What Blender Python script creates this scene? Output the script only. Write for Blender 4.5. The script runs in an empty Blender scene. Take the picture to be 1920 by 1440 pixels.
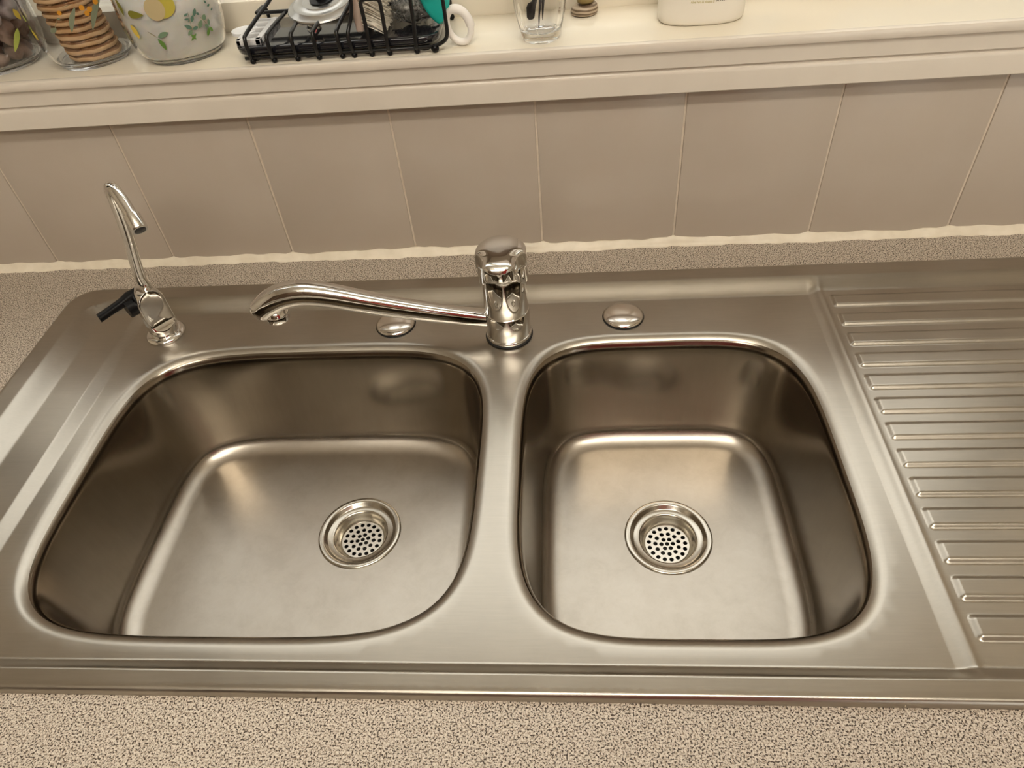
import bpy, bmesh, math, random
import numpy as np
from mathutils import Vector, Matrix
from mathutils.geometry import delaunay_2d_cdt

sc = bpy.context.scene
COL = sc.collection
PI = math.pi
rnd = random.Random(7)

# ------------------------------------------------------------------ camera, sky, lights, exposure
cam_d = bpy.data.cameras.new('camera')
cam = bpy.data.objects.new('camera', cam_d)
COL.objects.link(cam)
cam_d.sensor_fit = 'HORIZONTAL'
cam_d.sensor_width = 36.0
cam_d.lens = 1342.1 / 1920 * 36
cam_d.clip_start = 0.01
CP = (0.03937637, -0.71601021, 0.48772294)
CR = (0.99598257, 0.04560214, -0.07706593)
CU = (0.02231976, 0.70703349, 0.70682776)
CF = (-0.08672105, 0.70570822, -0.7031752)
cam.matrix_world = Matrix(((CR[0], CU[0], -CF[0], CP[0]), (CR[1], CU[1], -CF[1], CP[1]),
                           (CR[2], CU[2], -CF[2], CP[2]), (0, 0, 0, 1)))
sc.camera = cam

world = bpy.data.worlds.new('overcast_sky')
sc.world = world
world.use_nodes = True
bgn = world.node_tree.nodes['Background']
bgn.inputs['Color'].default_value = (1.0, 0.97, 0.93, 1)
bgn.inputs['Strength'].default_value = 2.3

LAMP_POWER = 25.0      # radiance of the ceiling batten's diffuser
LAMP_COLOR = (1.0, 0.94, 0.83)
sc.view_settings.view_transform = 'Standard'
sc.view_settings.look = 'None'
sc.view_settings.gamma = 1.0
sc.view_settings.use_curve_mapping = False
sc.view_settings.exposure = 0.18
sc.cycles.max_bounces = 14
sc.cycles.glossy_bounces = 8
sc.cycles.transmission_bounces = 12
sc.cycles.transparent_max_bounces = 16
sc.cycles.use_denoising = True

# ------------------------------------------------------------------ helpers
def link(o, parent=None):
    COL.objects.link(o)
    if parent is not None:
        o.parent = parent
    return o

def mesh_obj(name, V, F, mat=None, parent=None, smooth=True, uv=None, sharp=None):
    me = bpy.data.meshes.new(name)
    me.from_pydata([tuple(map(float, v)) for v in V], [], [tuple(f) for f in F])
    if smooth:
        me.polygons.foreach_set('use_smooth', [True] * len(me.polygons))
    if uv is not None:
        l = me.uv_layers.new(name='UVMap')
        vi = np.empty(len(me.loops), dtype=np.int32)
        me.loops.foreach_get('vertex_index', vi)
        l.data.foreach_set('uv', np.asarray(uv, dtype=np.float32)[vi].ravel())
    if sharp:
        me.set_sharp_from_angle(angle=math.radians(sharp))
    me.update()
    if mat:
        me.materials.append(mat)
    return link(bpy.data.objects.new(name, me), parent)

def empty(name, loc=(0, 0, 0)):
    o = bpy.data.objects.new(name, None)
    o.location = loc
    o.empty_display_size = 0.02
    return link(o)

def tag(o, label, cat, group=None, kind=None):
    o['label'] = label
    o['category'] = cat
    if group: o['group'] = group
    if kind: o['kind'] = kind
    return o

def struct(o, label=None):
    o['kind'] = 'structure'
    if label: o['label'] = label
    return o

class MB:
    """collects shapes into one mesh"""
    def __init__(s):
        s.V = []; s.F = []
    def add(s, V, F, M=None):
        n = len(s.V)
        if M is not None:
            V = [tuple(M @ Vector(v)) for v in V]
        s.V += [tuple(v) for v in V]
        s.F += [tuple(i + n for i in f) for f in F]
        return s
    def box(s, a, b, bev=0.0, seg=2, M=None):
        V, F = box(a, b, bev, seg)
        return s.add(V, F, M)
    def obj(s, name, mat, parent=None, smooth=True, sharp=None):
        return mesh_obj(name, s.V, s.F, mat, parent, smooth, sharp=sharp)

def bm_out(bm):
    bm.verts.ensure_lookup_table()
    bm.verts.index_update()
    V = [tuple(v.co) for v in bm.verts]
    F = [tuple(v.index for v in f.verts) for f in bm.faces]
    bm.free()
    return V, F

def box(a, b, bev=0.0, seg=2):
    bm = bmesh.new()
    bmesh.ops.create_cube(bm, size=1)
    for v in bm.verts:
        v.co = Vector([(a[i] + b[i]) / 2 + v.co[i] * (b[i] - a[i]) for i in range(3)])
    if bev:
        bmesh.ops.bevel(bm, geom=bm.edges[:], offset=bev, segments=seg, profile=0.5, affect='EDGES')
    return bm_out(bm)

def ico(center, r, sub=2, jitter=0.0, scale=(1, 1, 1), seed=0):
    bm = bmesh.new()
    bmesh.ops.create_icosphere(bm, subdivisions=sub, radius=1)
    q = random.Random(seed)
    ph = [(q.uniform(1, 3), q.uniform(1, 3), q.uniform(1, 3), q.uniform(0, 6)) for _ in range(4)]
    for v in bm.verts:
        k = 1 + jitter * sum(math.sin(a * v.co.x * 2 + b * v.co.y * 2 + c * v.co.z * 2 + d) for a, b, c, d in ph) / 2
        v.co = Vector([center[i] + v.co[i] * r * scale[i] * k for i in range(3)])
    return bm_out(bm)

def lathe(profile, seg=48, center=(0, 0, 0), a0=0.0):
    """profile: (r, z) from start to end; r=0 ends become poles"""
    V = []; F = []; rings = []
    for r, z in profile:
        if r <= 1e-7:
            V.append((center[0], center[1], center[2] + z)); rings.append([len(V) - 1])
        else:
            n = len(V)
            for k in range(seg):
                t = a0 + 2 * PI * k / seg
                V.append((center[0] + r * math.cos(t), center[1] + r * math.sin(t), center[2] + z))
            rings.append(list(range(n, n + seg)))
    for A, B in zip(rings, rings[1:]):
        for k in range(seg):
            k2 = (k + 1) % seg
            if len(A) == 1 and len(B) == 1: continue
            if len(A) == 1: F.append((A[0], B[k2], B[k]))
            elif len(B) == 1: F.append((A[k], A[k2], B[0]))
            else: F.append((A[k], A[k2], B[k2], B[k]))
    return V, F

def loft(rings, cap=True, closed=True):
    V = []; F = []; n = len(rings[0])
    for r in rings: V += [tuple(p) for p in r]
    for i in range(len(rings) - 1):
        for k in range(n if closed else n - 1):
            k2 = (k + 1) % n
            F.append((i * n + k, i * n + k2, (i + 1) * n + k2, (i + 1) * n + k))
    if cap:
        F.append(tuple(range(n))[::-1])
        F.append(tuple(range((len(rings) - 1) * n, len(rings) * n)))
    return V, F

def spline(pts, n):
    """Catmull-Rom through pts (any dimension), n samples per span"""
    P = [np.array(p, float) for p in pts]
    P = [2 * P[0] - P[1]] + P + [2 * P[-1] - P[-2]]
    out = []
    for i in range(1, len(P) - 2):
        for k in range(n):
            t = k / n
            a, b, c, d = P[i - 1], P[i], P[i + 1], P[i + 2]
            out.append(0.5 * (2 * b + (c - a) * t + (2 * a - 5 * b + 4 * c - d) * t * t + (3 * b - a - 3 * c + d) * t ** 3))
    out.append(P[-2])
    return out

def tube(pts, rad, seg=12, cap=True, shape=None, roll=0.0):
    """tube along points; rad is a number or list of (rx, ry)"""
    P = [Vector(p) for p in pts]
    N = len(P)
    T = [(P[min(i + 1, N - 1)] - P[max(i - 1, 0)]).normalized() for i in range(N)]
    up = Vector((0, 0, 1)) if abs(T[0].z) < 0.9 else Vector((0, 1, 0))
    X = T[0].cross(up).normalized()
    rings = []
    for i in range(N):
        X = (X - T[i] * X.dot(T[i])).normalized()
        Y = T[i].cross(X)
        XX, YY = X * math.cos(roll) + Y * math.sin(roll), Y * math.cos(roll) - X * math.sin(roll)
        r = rad[i] if isinstance(rad, (list, tuple)) else rad
        rx, ry = r if isinstance(r, (list, tuple)) else (r, r)
        ring = []
        for k in range(seg):
            t = 2 * PI * k / seg
            c, s_ = math.cos(t), math.sin(t)
            if shape:
                c = math.copysign(abs(c) ** shape, c); s_ = math.copysign(abs(s_) ** shape, s_)
            ring.append(P[i] + XX * (c * rx) + YY * (s_ * ry))
        rings.append(ring)
    return loft(rings, cap)

# ------------------------------------------------------------------ materials
def mat_new(name):
    m = bpy.data.materials.new(name)
    m.use_nodes = True
    nt = m.node_tree
    return m, nt, nt.nodes['Principled BSDF']

def plain(name, col, rough=0.5, metal=0.0, coat=0.0, spec=0.5, trans=0.0, ior=1.45, sss=0.0):
    m, nt, b = mat_new(name)
    b.inputs['Base Color'].default_value = (*col, 1)
    b.inputs['Roughness'].default_value = rough
    b.inputs['Metallic'].default_value = metal
    b.inputs['Coat Weight'].default_value = coat
    b.inputs['Specular IOR Level'].default_value = spec
    b.inputs['Transmission Weight'].default_value = trans
    b.inputs['IOR'].default_value = ior
    b.inputs['Subsurface Weight'].default_value = sss
    if sss: b.inputs['Subsurface Radius'].default_value = (0.01, 0.008, 0.006)
    return m

def nd(nt, typ, **kw):
    n = nt.nodes.new(typ)
    for k, v in kw.items():
        if k in n.inputs: n.inputs[k].default_value = v
        else: setattr(n, k, v)
    return n

def ramp(nt, stops):
    r = nt.nodes.new('ShaderNodeValToRGB')
    while len(r.color_ramp.elements) > 1: r.color_ramp.elements.remove(r.color_ramp.elements[-1])
    r.color_ramp.elements[0].position = stops[0][0]; r.color_ramp.elements[0].color = (*stops[0][1], 1)
    for p, c in stops[1:]:
        e = r.color_ramp.elements.new(p); e.color = (*c, 1)
    return r

def noisy(name, c1, c2, scale, rough=0.5, bump=0.0, bscale=None, detail=4, metal=0, coord='Object', lo=0.35, hi=0.65, coat=0.0, dist=0.001):
    m, nt, b = mat_new(name)
    tc = nd(nt, 'ShaderNodeTexCoord')
    n = nd(nt, 'ShaderNodeTexNoise', Scale=scale, Detail=detail)
    nt.links.new(tc.outputs[coord], n.inputs['Vector'])
    r = ramp(nt, [(lo, c1), (hi, c2)])
    nt.links.new(n.outputs['Fac'], r.inputs['Fac'])
    nt.links.new(r.outputs['Color'], b.inputs['Base Color'])
    b.inputs['Roughness'].default_value = rough
    b.inputs['Metallic'].default_value = metal
    b.inputs['Coat Weight'].default_value = coat
    if bump:
        n2 = nd(nt, 'ShaderNodeTexNoise', Scale=bscale or scale, Detail=3)
        nt.links.new(tc.outputs[coord], n2.inputs['Vector'])
        bp = nd(nt, 'ShaderNodeBump', Strength=bump, Distance=dist)
        nt.links.new(n2.outputs['Fac'], bp.inputs['Height'])
        nt.links.new(bp.outputs['Normal'], b.inputs['Normal'])
    return m

def steel(name, rough, aniso, stretch, col=(0.66, 0.61, 0.55), var=0.08, wear_shade_z=None):
    """worn brushed stainless steel"""
    m, nt, b = mat_new(name)
    tc = nd(nt, 'ShaderNodeTexCoord')
    mp = nd(nt, 'ShaderNodeMapping'); mp.inputs['Scale'].default_value = stretch
    nt.links.new(tc.outputs['Object'], mp.inputs['Vector'])
    fine = nd(nt, 'ShaderNodeTexNoise', Scale=1.0, Detail=5, Roughness=0.65)
    nt.links.new(mp.outputs['Vector'], fine.inputs['Vector'])
    blot = nd(nt, 'ShaderNodeTexNoise', Scale=14.0, Detail=5, Roughness=0.6)
    nt.links.new(tc.outputs['Object'], blot.inputs['Vector'])
    rr = nd(nt, 'ShaderNodeMapRange')
    rr.inputs['From Min'].default_value = 0.3; rr.inputs['From Max'].default_value = 0.7
    rr.inputs['To Min'].default_value = rough - var; rr.inputs['To Max'].default_value = rough + var
    mixf = nd(nt, 'ShaderNodeMath', operation='MULTIPLY_ADD'); mixf.inputs[1].default_value = 0.4     # brush lines and blotches
    hf = nd(nt, 'ShaderNodeMath', operation='MULTIPLY'); hf.inputs[1].default_value = 0.6
    nt.links.new(blot.outputs['Fac'], hf.inputs[0]); nt.links.new(fine.outputs['Fac'], mixf.inputs[0]); nt.links.new(hf.outputs[0], mixf.inputs[2])
    nt.links.new(mixf.outputs[0], rr.inputs['Value'])
    if wear_shade_z is None:
        nt.links.new(rr.outputs['Result'], b.inputs['Roughness'])
    else:                                   # the floor of the bowl is scoured duller than its walls
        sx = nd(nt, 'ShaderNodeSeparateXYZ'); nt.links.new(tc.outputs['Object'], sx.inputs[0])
        wz = nd(nt, 'ShaderNodeMapRange')
        wz.inputs['From Min'].default_value = wear_shade_z; wz.inputs['From Max'].default_value = wear_shade_z - 0.018
        wz.inputs['To Min'].default_value = 0.0; wz.inputs['To Max'].default_value = 0.20
        nt.links.new(sx.outputs['Z'], wz.inputs['Value'])
        ad = nd(nt, 'ShaderNodeMath', operation='ADD')
        nt.links.new(rr.outputs['Result'], ad.inputs[0]); nt.links.new(wz.outputs['Result'], ad.inputs[1])
        nt.links.new(ad.outputs[0], b.inputs['Roughness'])
        pale = nd(nt, 'ShaderNodeMapRange')            # floor paler than walls: reflected light and dark put into the colour
        pale.inputs['From Min'].default_value = wear_shade_z; pale.inputs['From Max'].default_value = wear_shade_z - 0.016
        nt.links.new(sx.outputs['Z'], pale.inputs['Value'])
    cr = ramp(nt, [(0.3, tuple(x * 0.84 for x in col)), (0.7, col)])
    nt.links.new(mixf.outputs[0], cr.inputs['Fac'])
    if wear_shade_z is None:
        nt.links.new(cr.outputs['Color'], b.inputs['Base Color'])
    else:
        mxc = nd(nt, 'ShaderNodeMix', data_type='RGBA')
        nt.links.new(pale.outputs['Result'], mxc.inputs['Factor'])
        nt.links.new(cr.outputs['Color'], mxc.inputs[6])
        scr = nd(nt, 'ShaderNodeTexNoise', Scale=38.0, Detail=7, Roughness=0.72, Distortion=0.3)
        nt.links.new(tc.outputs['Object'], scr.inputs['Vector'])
        worn = ramp(nt, [(0.34, (0.505, 0.462, 0.40)), (0.50, (0.545, 0.50, 0.437)), (0.68, (0.575, 0.532, 0.47))])  # wear mottling over a floor tone lifted to look lit
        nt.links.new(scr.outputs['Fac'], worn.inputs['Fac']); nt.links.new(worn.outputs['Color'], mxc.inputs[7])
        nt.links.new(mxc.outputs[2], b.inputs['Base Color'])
    b.inputs['Metallic'].default_value = 1.0
    if aniso:
        b.inputs['Anisotropic'].default_value = aniso
        tg = nd(nt, 'ShaderNodeTangent', direction_type='UV_MAP', uv_map='UVMap')
        nt.links.new(tg.outputs['Tangent'], b.inputs['Tangent'])
    return m

M = {}
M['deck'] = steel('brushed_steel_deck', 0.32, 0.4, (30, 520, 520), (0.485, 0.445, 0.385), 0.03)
M['bowl'] = steel('brushed_steel_bowl', 0.18, 0.0, (160, 160, 20), (0.30, 0.26, 0.21), 0.008, wear_shade_z=-0.120)  # wall colour darkened to stand in for dark reflections inside the bowl
M['drain'] = steel('polished_steel_drain', 0.22, 0.0, (80, 80, 80), (0.62, 0.58, 0.51), 0.01)
M['strainer'] = plain('strainer_steel', (0.80, 0.76, 0.68), 0.35, 1.0)
M['cup'] = plain('dark_drain_cup', (0.05, 0.045, 0.04), 0.5, 0.6)
M['chrome'] = plain('chrome', (0.80, 0.79, 0.77), 0.035, 1.0)
M['capmetal'] = plain('satin_cap_steel', (0.80, 0.76, 0.71), 0.16, 1.0)
M['rubber'] = plain('black_rubber', (0.012, 0.012, 0.012), 0.5)
M['blackplastic'] = plain('black_plastic', (0.004, 0.004, 0.0045), 0.35, spec=0.25)
M['nozzle'] = plain('dark_nozzle', (0.03, 0.03, 0.03), 0.4)
M['wire'] = plain('black_coated_wire', (0.010, 0.010, 0.010), 0.28)
M['tray'] = plain('glossy_black_tray', (0.012, 0.012, 0.015), 0.10, coat=0.5)
M['greyplastic'] = plain('grey_plastic', (0.72, 0.72, 0.72), 0.35)
M['whiteplastic'] = plain('white_plastic', (0.86, 0.82, 0.77), 0.3)
M['teal'] = plain('teal_plastic', (0.015, 0.42, 0.36), 0.35)
M['plug'] = plain('plug_steel', (0.52, 0.51, 0.49), 0.30, 1.0)
M['glass'] = plain('clear_glass', (1, 1, 1), 0.0, trans=1.0, ior=1.38)
M['paint'] = plain('cream_gloss_paint', (0.80, 0.73, 0.60), 0.16, coat=0.3)
M['trimpaint'] = noisy('cream_trim_paint', (0.72, 0.655, 0.565), (0.75, 0.685, 0.595), 20, 0.22, 0.05, 90)
M['wallpaint'] = noisy('wall_paint', (0.66, 0.59, 0.48), (0.70, 0.63, 0.52), 6, 0.7)
M['ceilpaint'] = plain('ceiling_paint', (0.80, 0.76, 0.68), 0.8)
M['floor'] = noisy('floor_vinyl', (0.38, 0.31, 0.24), (0.46, 0.38, 0.30), 9, 0.5)
M['cabinet'] = plain('cabinet_laminate', (0.62, 0.56, 0.46), 0.45)
M['grout'] = noisy('pale_grout', (0.62, 0.53, 0.42), (0.70, 0.61, 0.50), 120, 0.8)
M['sealant'] = noisy('cream_sealant', (0.78, 0.70, 0.56), (0.86, 0.78, 0.64), 60, 0.45, 0.2, 130)

def tile_mat():
    m, nt, b = mat_new('glazed_beige_tile')
    tc = nd(nt, 'ShaderNodeTexCoord')
    n = nd(nt, 'ShaderNodeTexNoise', Scale=7.0, Detail=5, Roughness=0.6)
    nt.links.new(tc.outputs['Object'], n.inputs['Vector'])
    r = ramp(nt, [(0.3, (0.48, 0.41, 0.335)), (0.7, (0.515, 0.45, 0.38))])
    nt.links.new(n.outputs['Fac'], r.inputs['Fac'])
    nt.links.new(r.outputs['Color'], b.inputs['Base Color'])
    b.inputs['Roughness'].default_value = 0.28
    n2 = nd(nt, 'ShaderNodeTexNoise', Scale=18.0, Detail=2)
    nt.links.new(tc.outputs['Object'], n2.inputs['Vector'])
    bp = nd(nt, 'ShaderNodeBump', Strength=0.15, Distance=0.002)
    nt.links.new(n2.outputs['Fac'], bp.inputs['Height'])
    nt.links.new(bp.outputs['Normal'], b.inputs['Normal'])
    return m
M['tile'] = tile_mat()

def worktop_mat():
    m, nt, b = mat_new('speckled_laminate')
    tc = nd(nt, 'ShaderNodeTexCoord')
    base = nd(nt, 'ShaderNodeTexNoise', Scale=700.0, Detail=2, Roughness=0.6)
    nt.links.new(tc.outputs['Object'], base.inputs['Vector'])
    r1 = ramp(nt, [(0.34, (0.24, 0.175, 0.12)), (0.45, (0.48, 0.41, 0.335)), (0.60, (0.69, 0.62, 0.53))])
    nt.links.new(base.outputs['Fac'], r1.inputs['Fac'])
    sp = nd(nt, 'ShaderNodeTexNoise', Scale=800.0, Detail=1, Roughness=0.5)
    mp = nd(nt, 'ShaderNodeMapping'); mp.inputs['Location'].default_value = (3.1, 1.7, 0.4)
    nt.links.new(tc.outputs['Object'], mp.inputs['Vector'])
    nt.links.new(mp.outputs['Vector'], sp.inputs['Vector'])
    r2 = ramp(nt, [(0.555, (0, 0, 0)), (0.595, (1, 1, 1))])
    nt.links.new(sp.outputs['Fac'], r2.inputs['Fac'])
    mx = nd(nt, 'ShaderNodeMix', data_type='RGBA')
    nt.links.new(r2.outputs['Color'], mx.inputs['Factor'])
    nt.links.new(r1.outputs['Color'], mx.inputs[6])
    mx.inputs[7].default_value = (0.045, 0.027, 0.016, 1)
    nt.links.new(mx.outputs[2], b.inputs['Base Color'])
    b.inputs['Roughness'].default_value = 0.5
    bp = nd(nt, 'ShaderNodeBump', Strength=0.25, Distance=0.0004)
    nt.links.new(base.outputs['Fac'], bp.inputs['Height'])
    nt.links.new(bp.outputs['Normal'], b.inputs['Normal'])
    return m
M['worktop'] = worktop_mat()

def pane_mat():
    m = bpy.data.materials.new('window_glass'); m.use_nodes = True
    nt = m.node_tree; nt.nodes.clear()
    o = nd(nt, 'ShaderNodeOutputMaterial'); t = nd(nt, 'ShaderNodeBsdfTransparent'); g = nd(nt, 'ShaderNodeBsdfGlossy')
    g.inputs['Roughness'].default_value = 0.0
    t.inputs['Color'].default_value = (0.96, 0.97, 0.96, 1)
    lw = nd(nt, 'ShaderNodeLayerWeight', Blend=0.5); mx = nd(nt, 'ShaderNodeMixShader')
    pw = nd(nt, 'ShaderNodeMath', operation='POWER'); pw.inputs[1].default_value = 5.0
    nt.links.new(lw.outputs['Facing'], pw.inputs[0])
    mr = nd(nt, 'ShaderNodeMapRange'); mr.inputs['To Min'].default_value = 0.04; mr.inputs['To Max'].default_value = 0.9
    nt.links.new(pw.outputs[0], mr.inputs['Value'])
    nt.links.new(mr.outputs['Result'], mx.inputs['Fac'])
    nt.links.new(t.outputs[0], mx.inputs[1]); nt.links.new(g.outputs[0], mx.inputs[2])
    nt.links.new(mx.outputs[0], o.inputs['Surface'])
    return m
M['pane'] = pane_mat()

# ------------------------------------------------------------------ room shell
XL, XR, YF, ZF, ZC = -1.7, 2.1, -3.0, -0.92, 1.66
ZS = 0.236              # sill top
WX0, WX1, WZ1 = -0.98, 0.72, 1.47
TW = 0.006              # tile thickness (tile faces at y = 0)

wb = MB()
wb.box((XL, TW, ZF), (WX0, 0.20, ZC)); wb.box((WX1, TW, ZF), (XR, 0.20, ZC))
wb.box((WX0, TW, ZF), (WX1, 0.20, ZS - 0.022)); wb.box((WX0, TW, WZ1), (WX1, 0.20, ZC))
wall_back = struct(wb.obj('wall_back', M['wallpaint'], smooth=False))
struct(MB().box((XL - 0.1, YF, ZF), (XL, 0.2, ZC)).obj('wall_left', M['wallpaint'], smooth=False))
struct(MB().box((XR, YF, ZF), (XR + 0.1, 0.2, ZC)).obj('wall_right', M['wallpaint'], smooth=False))
DX0, DX1, DZ1 = 0.40, 1.98, 1.22           # unseen glazed door, added behind the photographer for daylight fill
struct(MB().box((XL - 0.1, YF - 0.1, ZF), (DX0, YF, ZC)).box((DX1, YF - 0.1, ZF), (XR + 0.1, YF, ZC)).box((DX0, YF - 0.1, DZ1), (DX1, YF, ZC)).obj('wall_front', M['wallpaint'], smooth=False))
door = struct(empty('fill_door', (0, 0, 0)))
for a, b in ((DX0, DX0 + 0.06), (DX0 + 0.76, DX0 + 0.82), (DX1 - 0.06, DX1)):
    MB().box((a, YF - 0.08, ZF), (b, YF - 0.02, DZ1), 0.003).obj('stile', M['paint'], door, sharp=40)
for z0, z1 in ((ZF, ZF + 0.10), (DZ1 - 0.07, DZ1)):
    MB().box((DX0 + 0.05, YF - 0.075, z0), (DX1 - 0.05, YF - 0.025, z1), 0.003).obj('rail', M['paint'], door, sharp=40)
for a, b in ((DX0 + 0.05, DX0 + 0.77), (DX0 + 0.81, DX1 - 0.05)):
    MB().box((a, YF - 0.052, ZF + 0.09), (b, YF - 0.048, DZ1 - 0.06)).obj('pane', M['pane'], door, smooth=False)
struct(MB().box((XL - 0.1, YF - 0.1, ZF - 0.1), (XR + 0.1, 0.2, ZF)).obj('floor', M['floor'], smooth=False))
struct(MB().box((XL - 0.1, YF - 0.1, ZC), (XR + 0.1, 0.2, ZC + 0.1)).obj('ceiling', M['ceilpaint'], smooth=False))

# tiles, grout and sealant belong to the back wall
gb = MB().box((-1.55, 0.0016, 0.002), (1.55, TW + 0.001, ZS - 0.024))
gb.obj('grout', M['grout'], wall_back, smooth=False)
tV, tF = box((-0.0749, 0.0, 0.0045), (0.0749, TW - 0.0005, 0.2045), 0.0011, 2)
tile_me = None
X0, TP = -0.60227, 0.152
for i in range(-6, 14):
    if tile_me is None:
        t = mesh_obj('tile', tV, tF, M['tile'], wall_back, smooth=True, sharp=40)
        tile_me = t.data
    else:
        t = link(bpy.data.objects.new('tile', tile_me), wall_back)
    q = random.Random(i + 50)
    t.location = (X0 + TP * (i + 0.5), q.uniform(-0.0003, 0.0003), 0)
    t.rotation_euler = (q.uniform(-0.002, 0.002), 0, q.uniform(-0.003, 0.003))

q = random.Random(3)
rings = []
n = 420
ph = [q.uniform(0, 6) for _ in range(6)]
for i in range(n + 1):
    x = -1.5 + 3.0 * i / n
    w = sum(math.sin(x * f + p) for f, p in zip((9, 21, 37, 63, 110, 190), ph))
    w2 = sum(math.sin(x * f * 1.3 + p * 2) for f, p in zip((8, 19, 41, 77, 140, 230), ph))
    top = 0.0082 + 0.0005 * w + (0.0005 * q.random())
    for k in range(-3, 10):                     # sealant pushed up into the tile joints
        dx = abs(x - (X0 + TP * k))
        if dx < 0.008: top += 0.0028 * (1 - dx / 0.008)
    out = -0.0070 - 0.0006 * w2
    rings.append([(x, 0.0012, top), (x, -0.0012, top - 0.0006), (x, -0.0032, top * 0.42), (x, out * 0.72, 0.0019), (x, out, 0.0004), (x, out, -0.001), (x, 0.0012, -0.001)])
mesh_obj('sealant', *loft(rings), M['sealant'], wall_back)

# ------------------------------------------------------------------ window with its sill and moulding
win = struct(empty('window_1', (0, 0.083, ZS)))
def wpart(mb, name, mat, **kw):
    o = mb.obj(name, mat, None, **kw)
    o.data.transform(Matrix.Translation((0, -0.083, -ZS)))
    o.parent = win
    return o
wpart(MB().box((-1.12, -0.016, ZS - 0.022), (1.12, 0.20, ZS), 0.0015), 'sill', M['paint'], sharp=40)
# moulding profile (y, z): nosing bead, cove, ledge, fascia
prof = [(0.002, ZS - 0.001), (-0.0165, ZS - 0.0003), (-0.0190, ZS - 0.0002), (-0.0208, ZS - 0.0010), (-0.0216, ZS - 0.0028), (-0.0216, ZS - 0.0080),
        (-0.0208, ZS - 0.0096), (-0.0190, ZS - 0.0104), (-0.0180, ZS - 0.0116), (-0.0176, ZS - 0.0150), (-0.0173, ZS - 0.0210), (-0.0172, ZS - 0.0258), (-0.0166, ZS - 0.0264),
        (-0.0142, ZS - 0.0268), (-0.0138, ZS - 0.0280), (-0.0144, ZS - 0.0288),
        (-0.0160, ZS - 0.0294), (-0.0168, ZS - 0.0308), (-0.0170, ZS - 0.0330), (-0.0170, ZS - 0.0500), (-0.0162, ZS - 0.0508), (0.002, ZS - 0.0508)]
rings = [[(x, y, z) for y, z in prof] for x in np.linspace(-1.12, 1.12, 9)]
mo = MB().add(*loft(rings))
wpart(mo, 'sill_moulding', M['trimpaint'], sharp=38)
# frame
FY0, FY1 = 0.083, 0.125
MUL = [-0.98, -0.56, -0.13, 0.30, 0.72]
wpart(MB().box((WX0, FY0, ZS - 0.001), (WX1, FY1, ZS + 0.030), 0.003), 'bottom_rail', M['paint'], sharp=40)
wpart(MB().box((WX0, FY0, WZ1 - 0.06), (WX1, FY1, WZ1), 0.003), 'top_rail', M['paint'], sharp=40)
for i, x in enumerate(MUL):
    hw = 0.03 if i in (0, 4) else 0.024
    x = x + (0.03 if i == 0 else -0.03 if i == 4 else 0)
    wpart(MB().box((x - hw, FY0, ZS + 0.028), (x + hw, FY1, WZ1 - 0.058), 0.003), 'stile', M['paint'], sharp=40)
for a, b in zip(MUL, MUL[1:]):
    wpart(MB().box((a + 0.02, 0.102, ZS + 0.025), (b - 0.02, 0.106, WZ1 - 0.055)), 'pane', M['pane'], smooth=False)
# reveal lining
wpart(MB().box((WX0 - 0.012, TW, ZS), (WX0, 0.2, WZ1)).box((WX1, TW, ZS), (WX1 + 0.012, 0.2, WZ1)).box((WX0, TW, WZ1 - 0.001), (WX1, 0.2, WZ1 + 0.012)), 'reveal_lining', M['paint'], smooth=False)

# ------------------------------------------------------------------ outside: paved ground and an added pale wall that blocks the low sky
struct(MB().box((-6, -9, -1.1), (6, 6, -1.021)).obj('ground', noisy('paving', (0.34, 0.31, 0.27), (0.42, 0.39, 0.34), 5, 0.8), smooth=False))
gw = tag(empty('low_sky_blocker', (0, 1.15, -1.021)), 'pale wall added outside the kitchen window to block the low sky', 'wall')
MB().box((-4, -0.06, 0), (4, 0.06, 2.42)).obj('render_face', noisy('pale_render', (0.62, 0.61, 0.58), (0.68, 0.67, 0.64), 7, 0.85), gw, smooth=False)
MB().box((-4, -0.085, 2.42), (4, 0.085, 2.47), 0.006).obj('coping', M['ceilpaint'], gw, smooth=False)

# ------------------------------------------------------------------ ceiling battens (the room's own light and one added fill lamp)
mg, ntg, bg_ = mat_new('lamp_glow')
bg_.inputs['Base Color'].default_value = (0.9, 0.85, 0.75, 1)
bg_.inputs['Emission Color'].default_value = (*LAMP_COLOR, 1)
bg_.inputs['Emission Strength'].default_value = LAMP_POWER
def batten(x, y, label):
    lamp = tag(empty('ceiling_batten', (x, y, ZC - 0.19)), label, 'lamp', 'ceiling battens')
    MB().box((-0.51, -0.035, -0.03), (0.51, 0.035, 0.0), 0.004).obj('base', M['ceilpaint'], lamp, sharp=40)
    for sx in (-1, 1):
        mesh_obj('rod', *tube([(sx * 0.3, 0, -0.002), (sx * 0.3, 0, 0.19)], 0.006, 12), M['chrome'], lamp)
        MB().box((sx * 0.49 - 0.015, -0.05, -0.085), (sx * 0.49 + 0.015, 0.05, -0.028), 0.006).obj('end_cap', M['whiteplastic'], lamp, sharp=40)
    MB().add(*loft([[(u, 0.060 * math.cos(a), -0.046 + 0.040 * math.sin(a)) for a in np.linspace(0, 2 * PI, 25)[:-1]] for u in (-0.48, 0.48)])).obj('diffuser', mg, lamp, sharp=50)
batten(0.24, -1.05, 'warm fluorescent batten lamp hung on two rods over the sink side of the room')
batten(-0.10, -1.85, 'added warm fill lamp shaped as a batten in front of the tall brown cupboard')  # second batten, added to raise the light on the tiles

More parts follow.
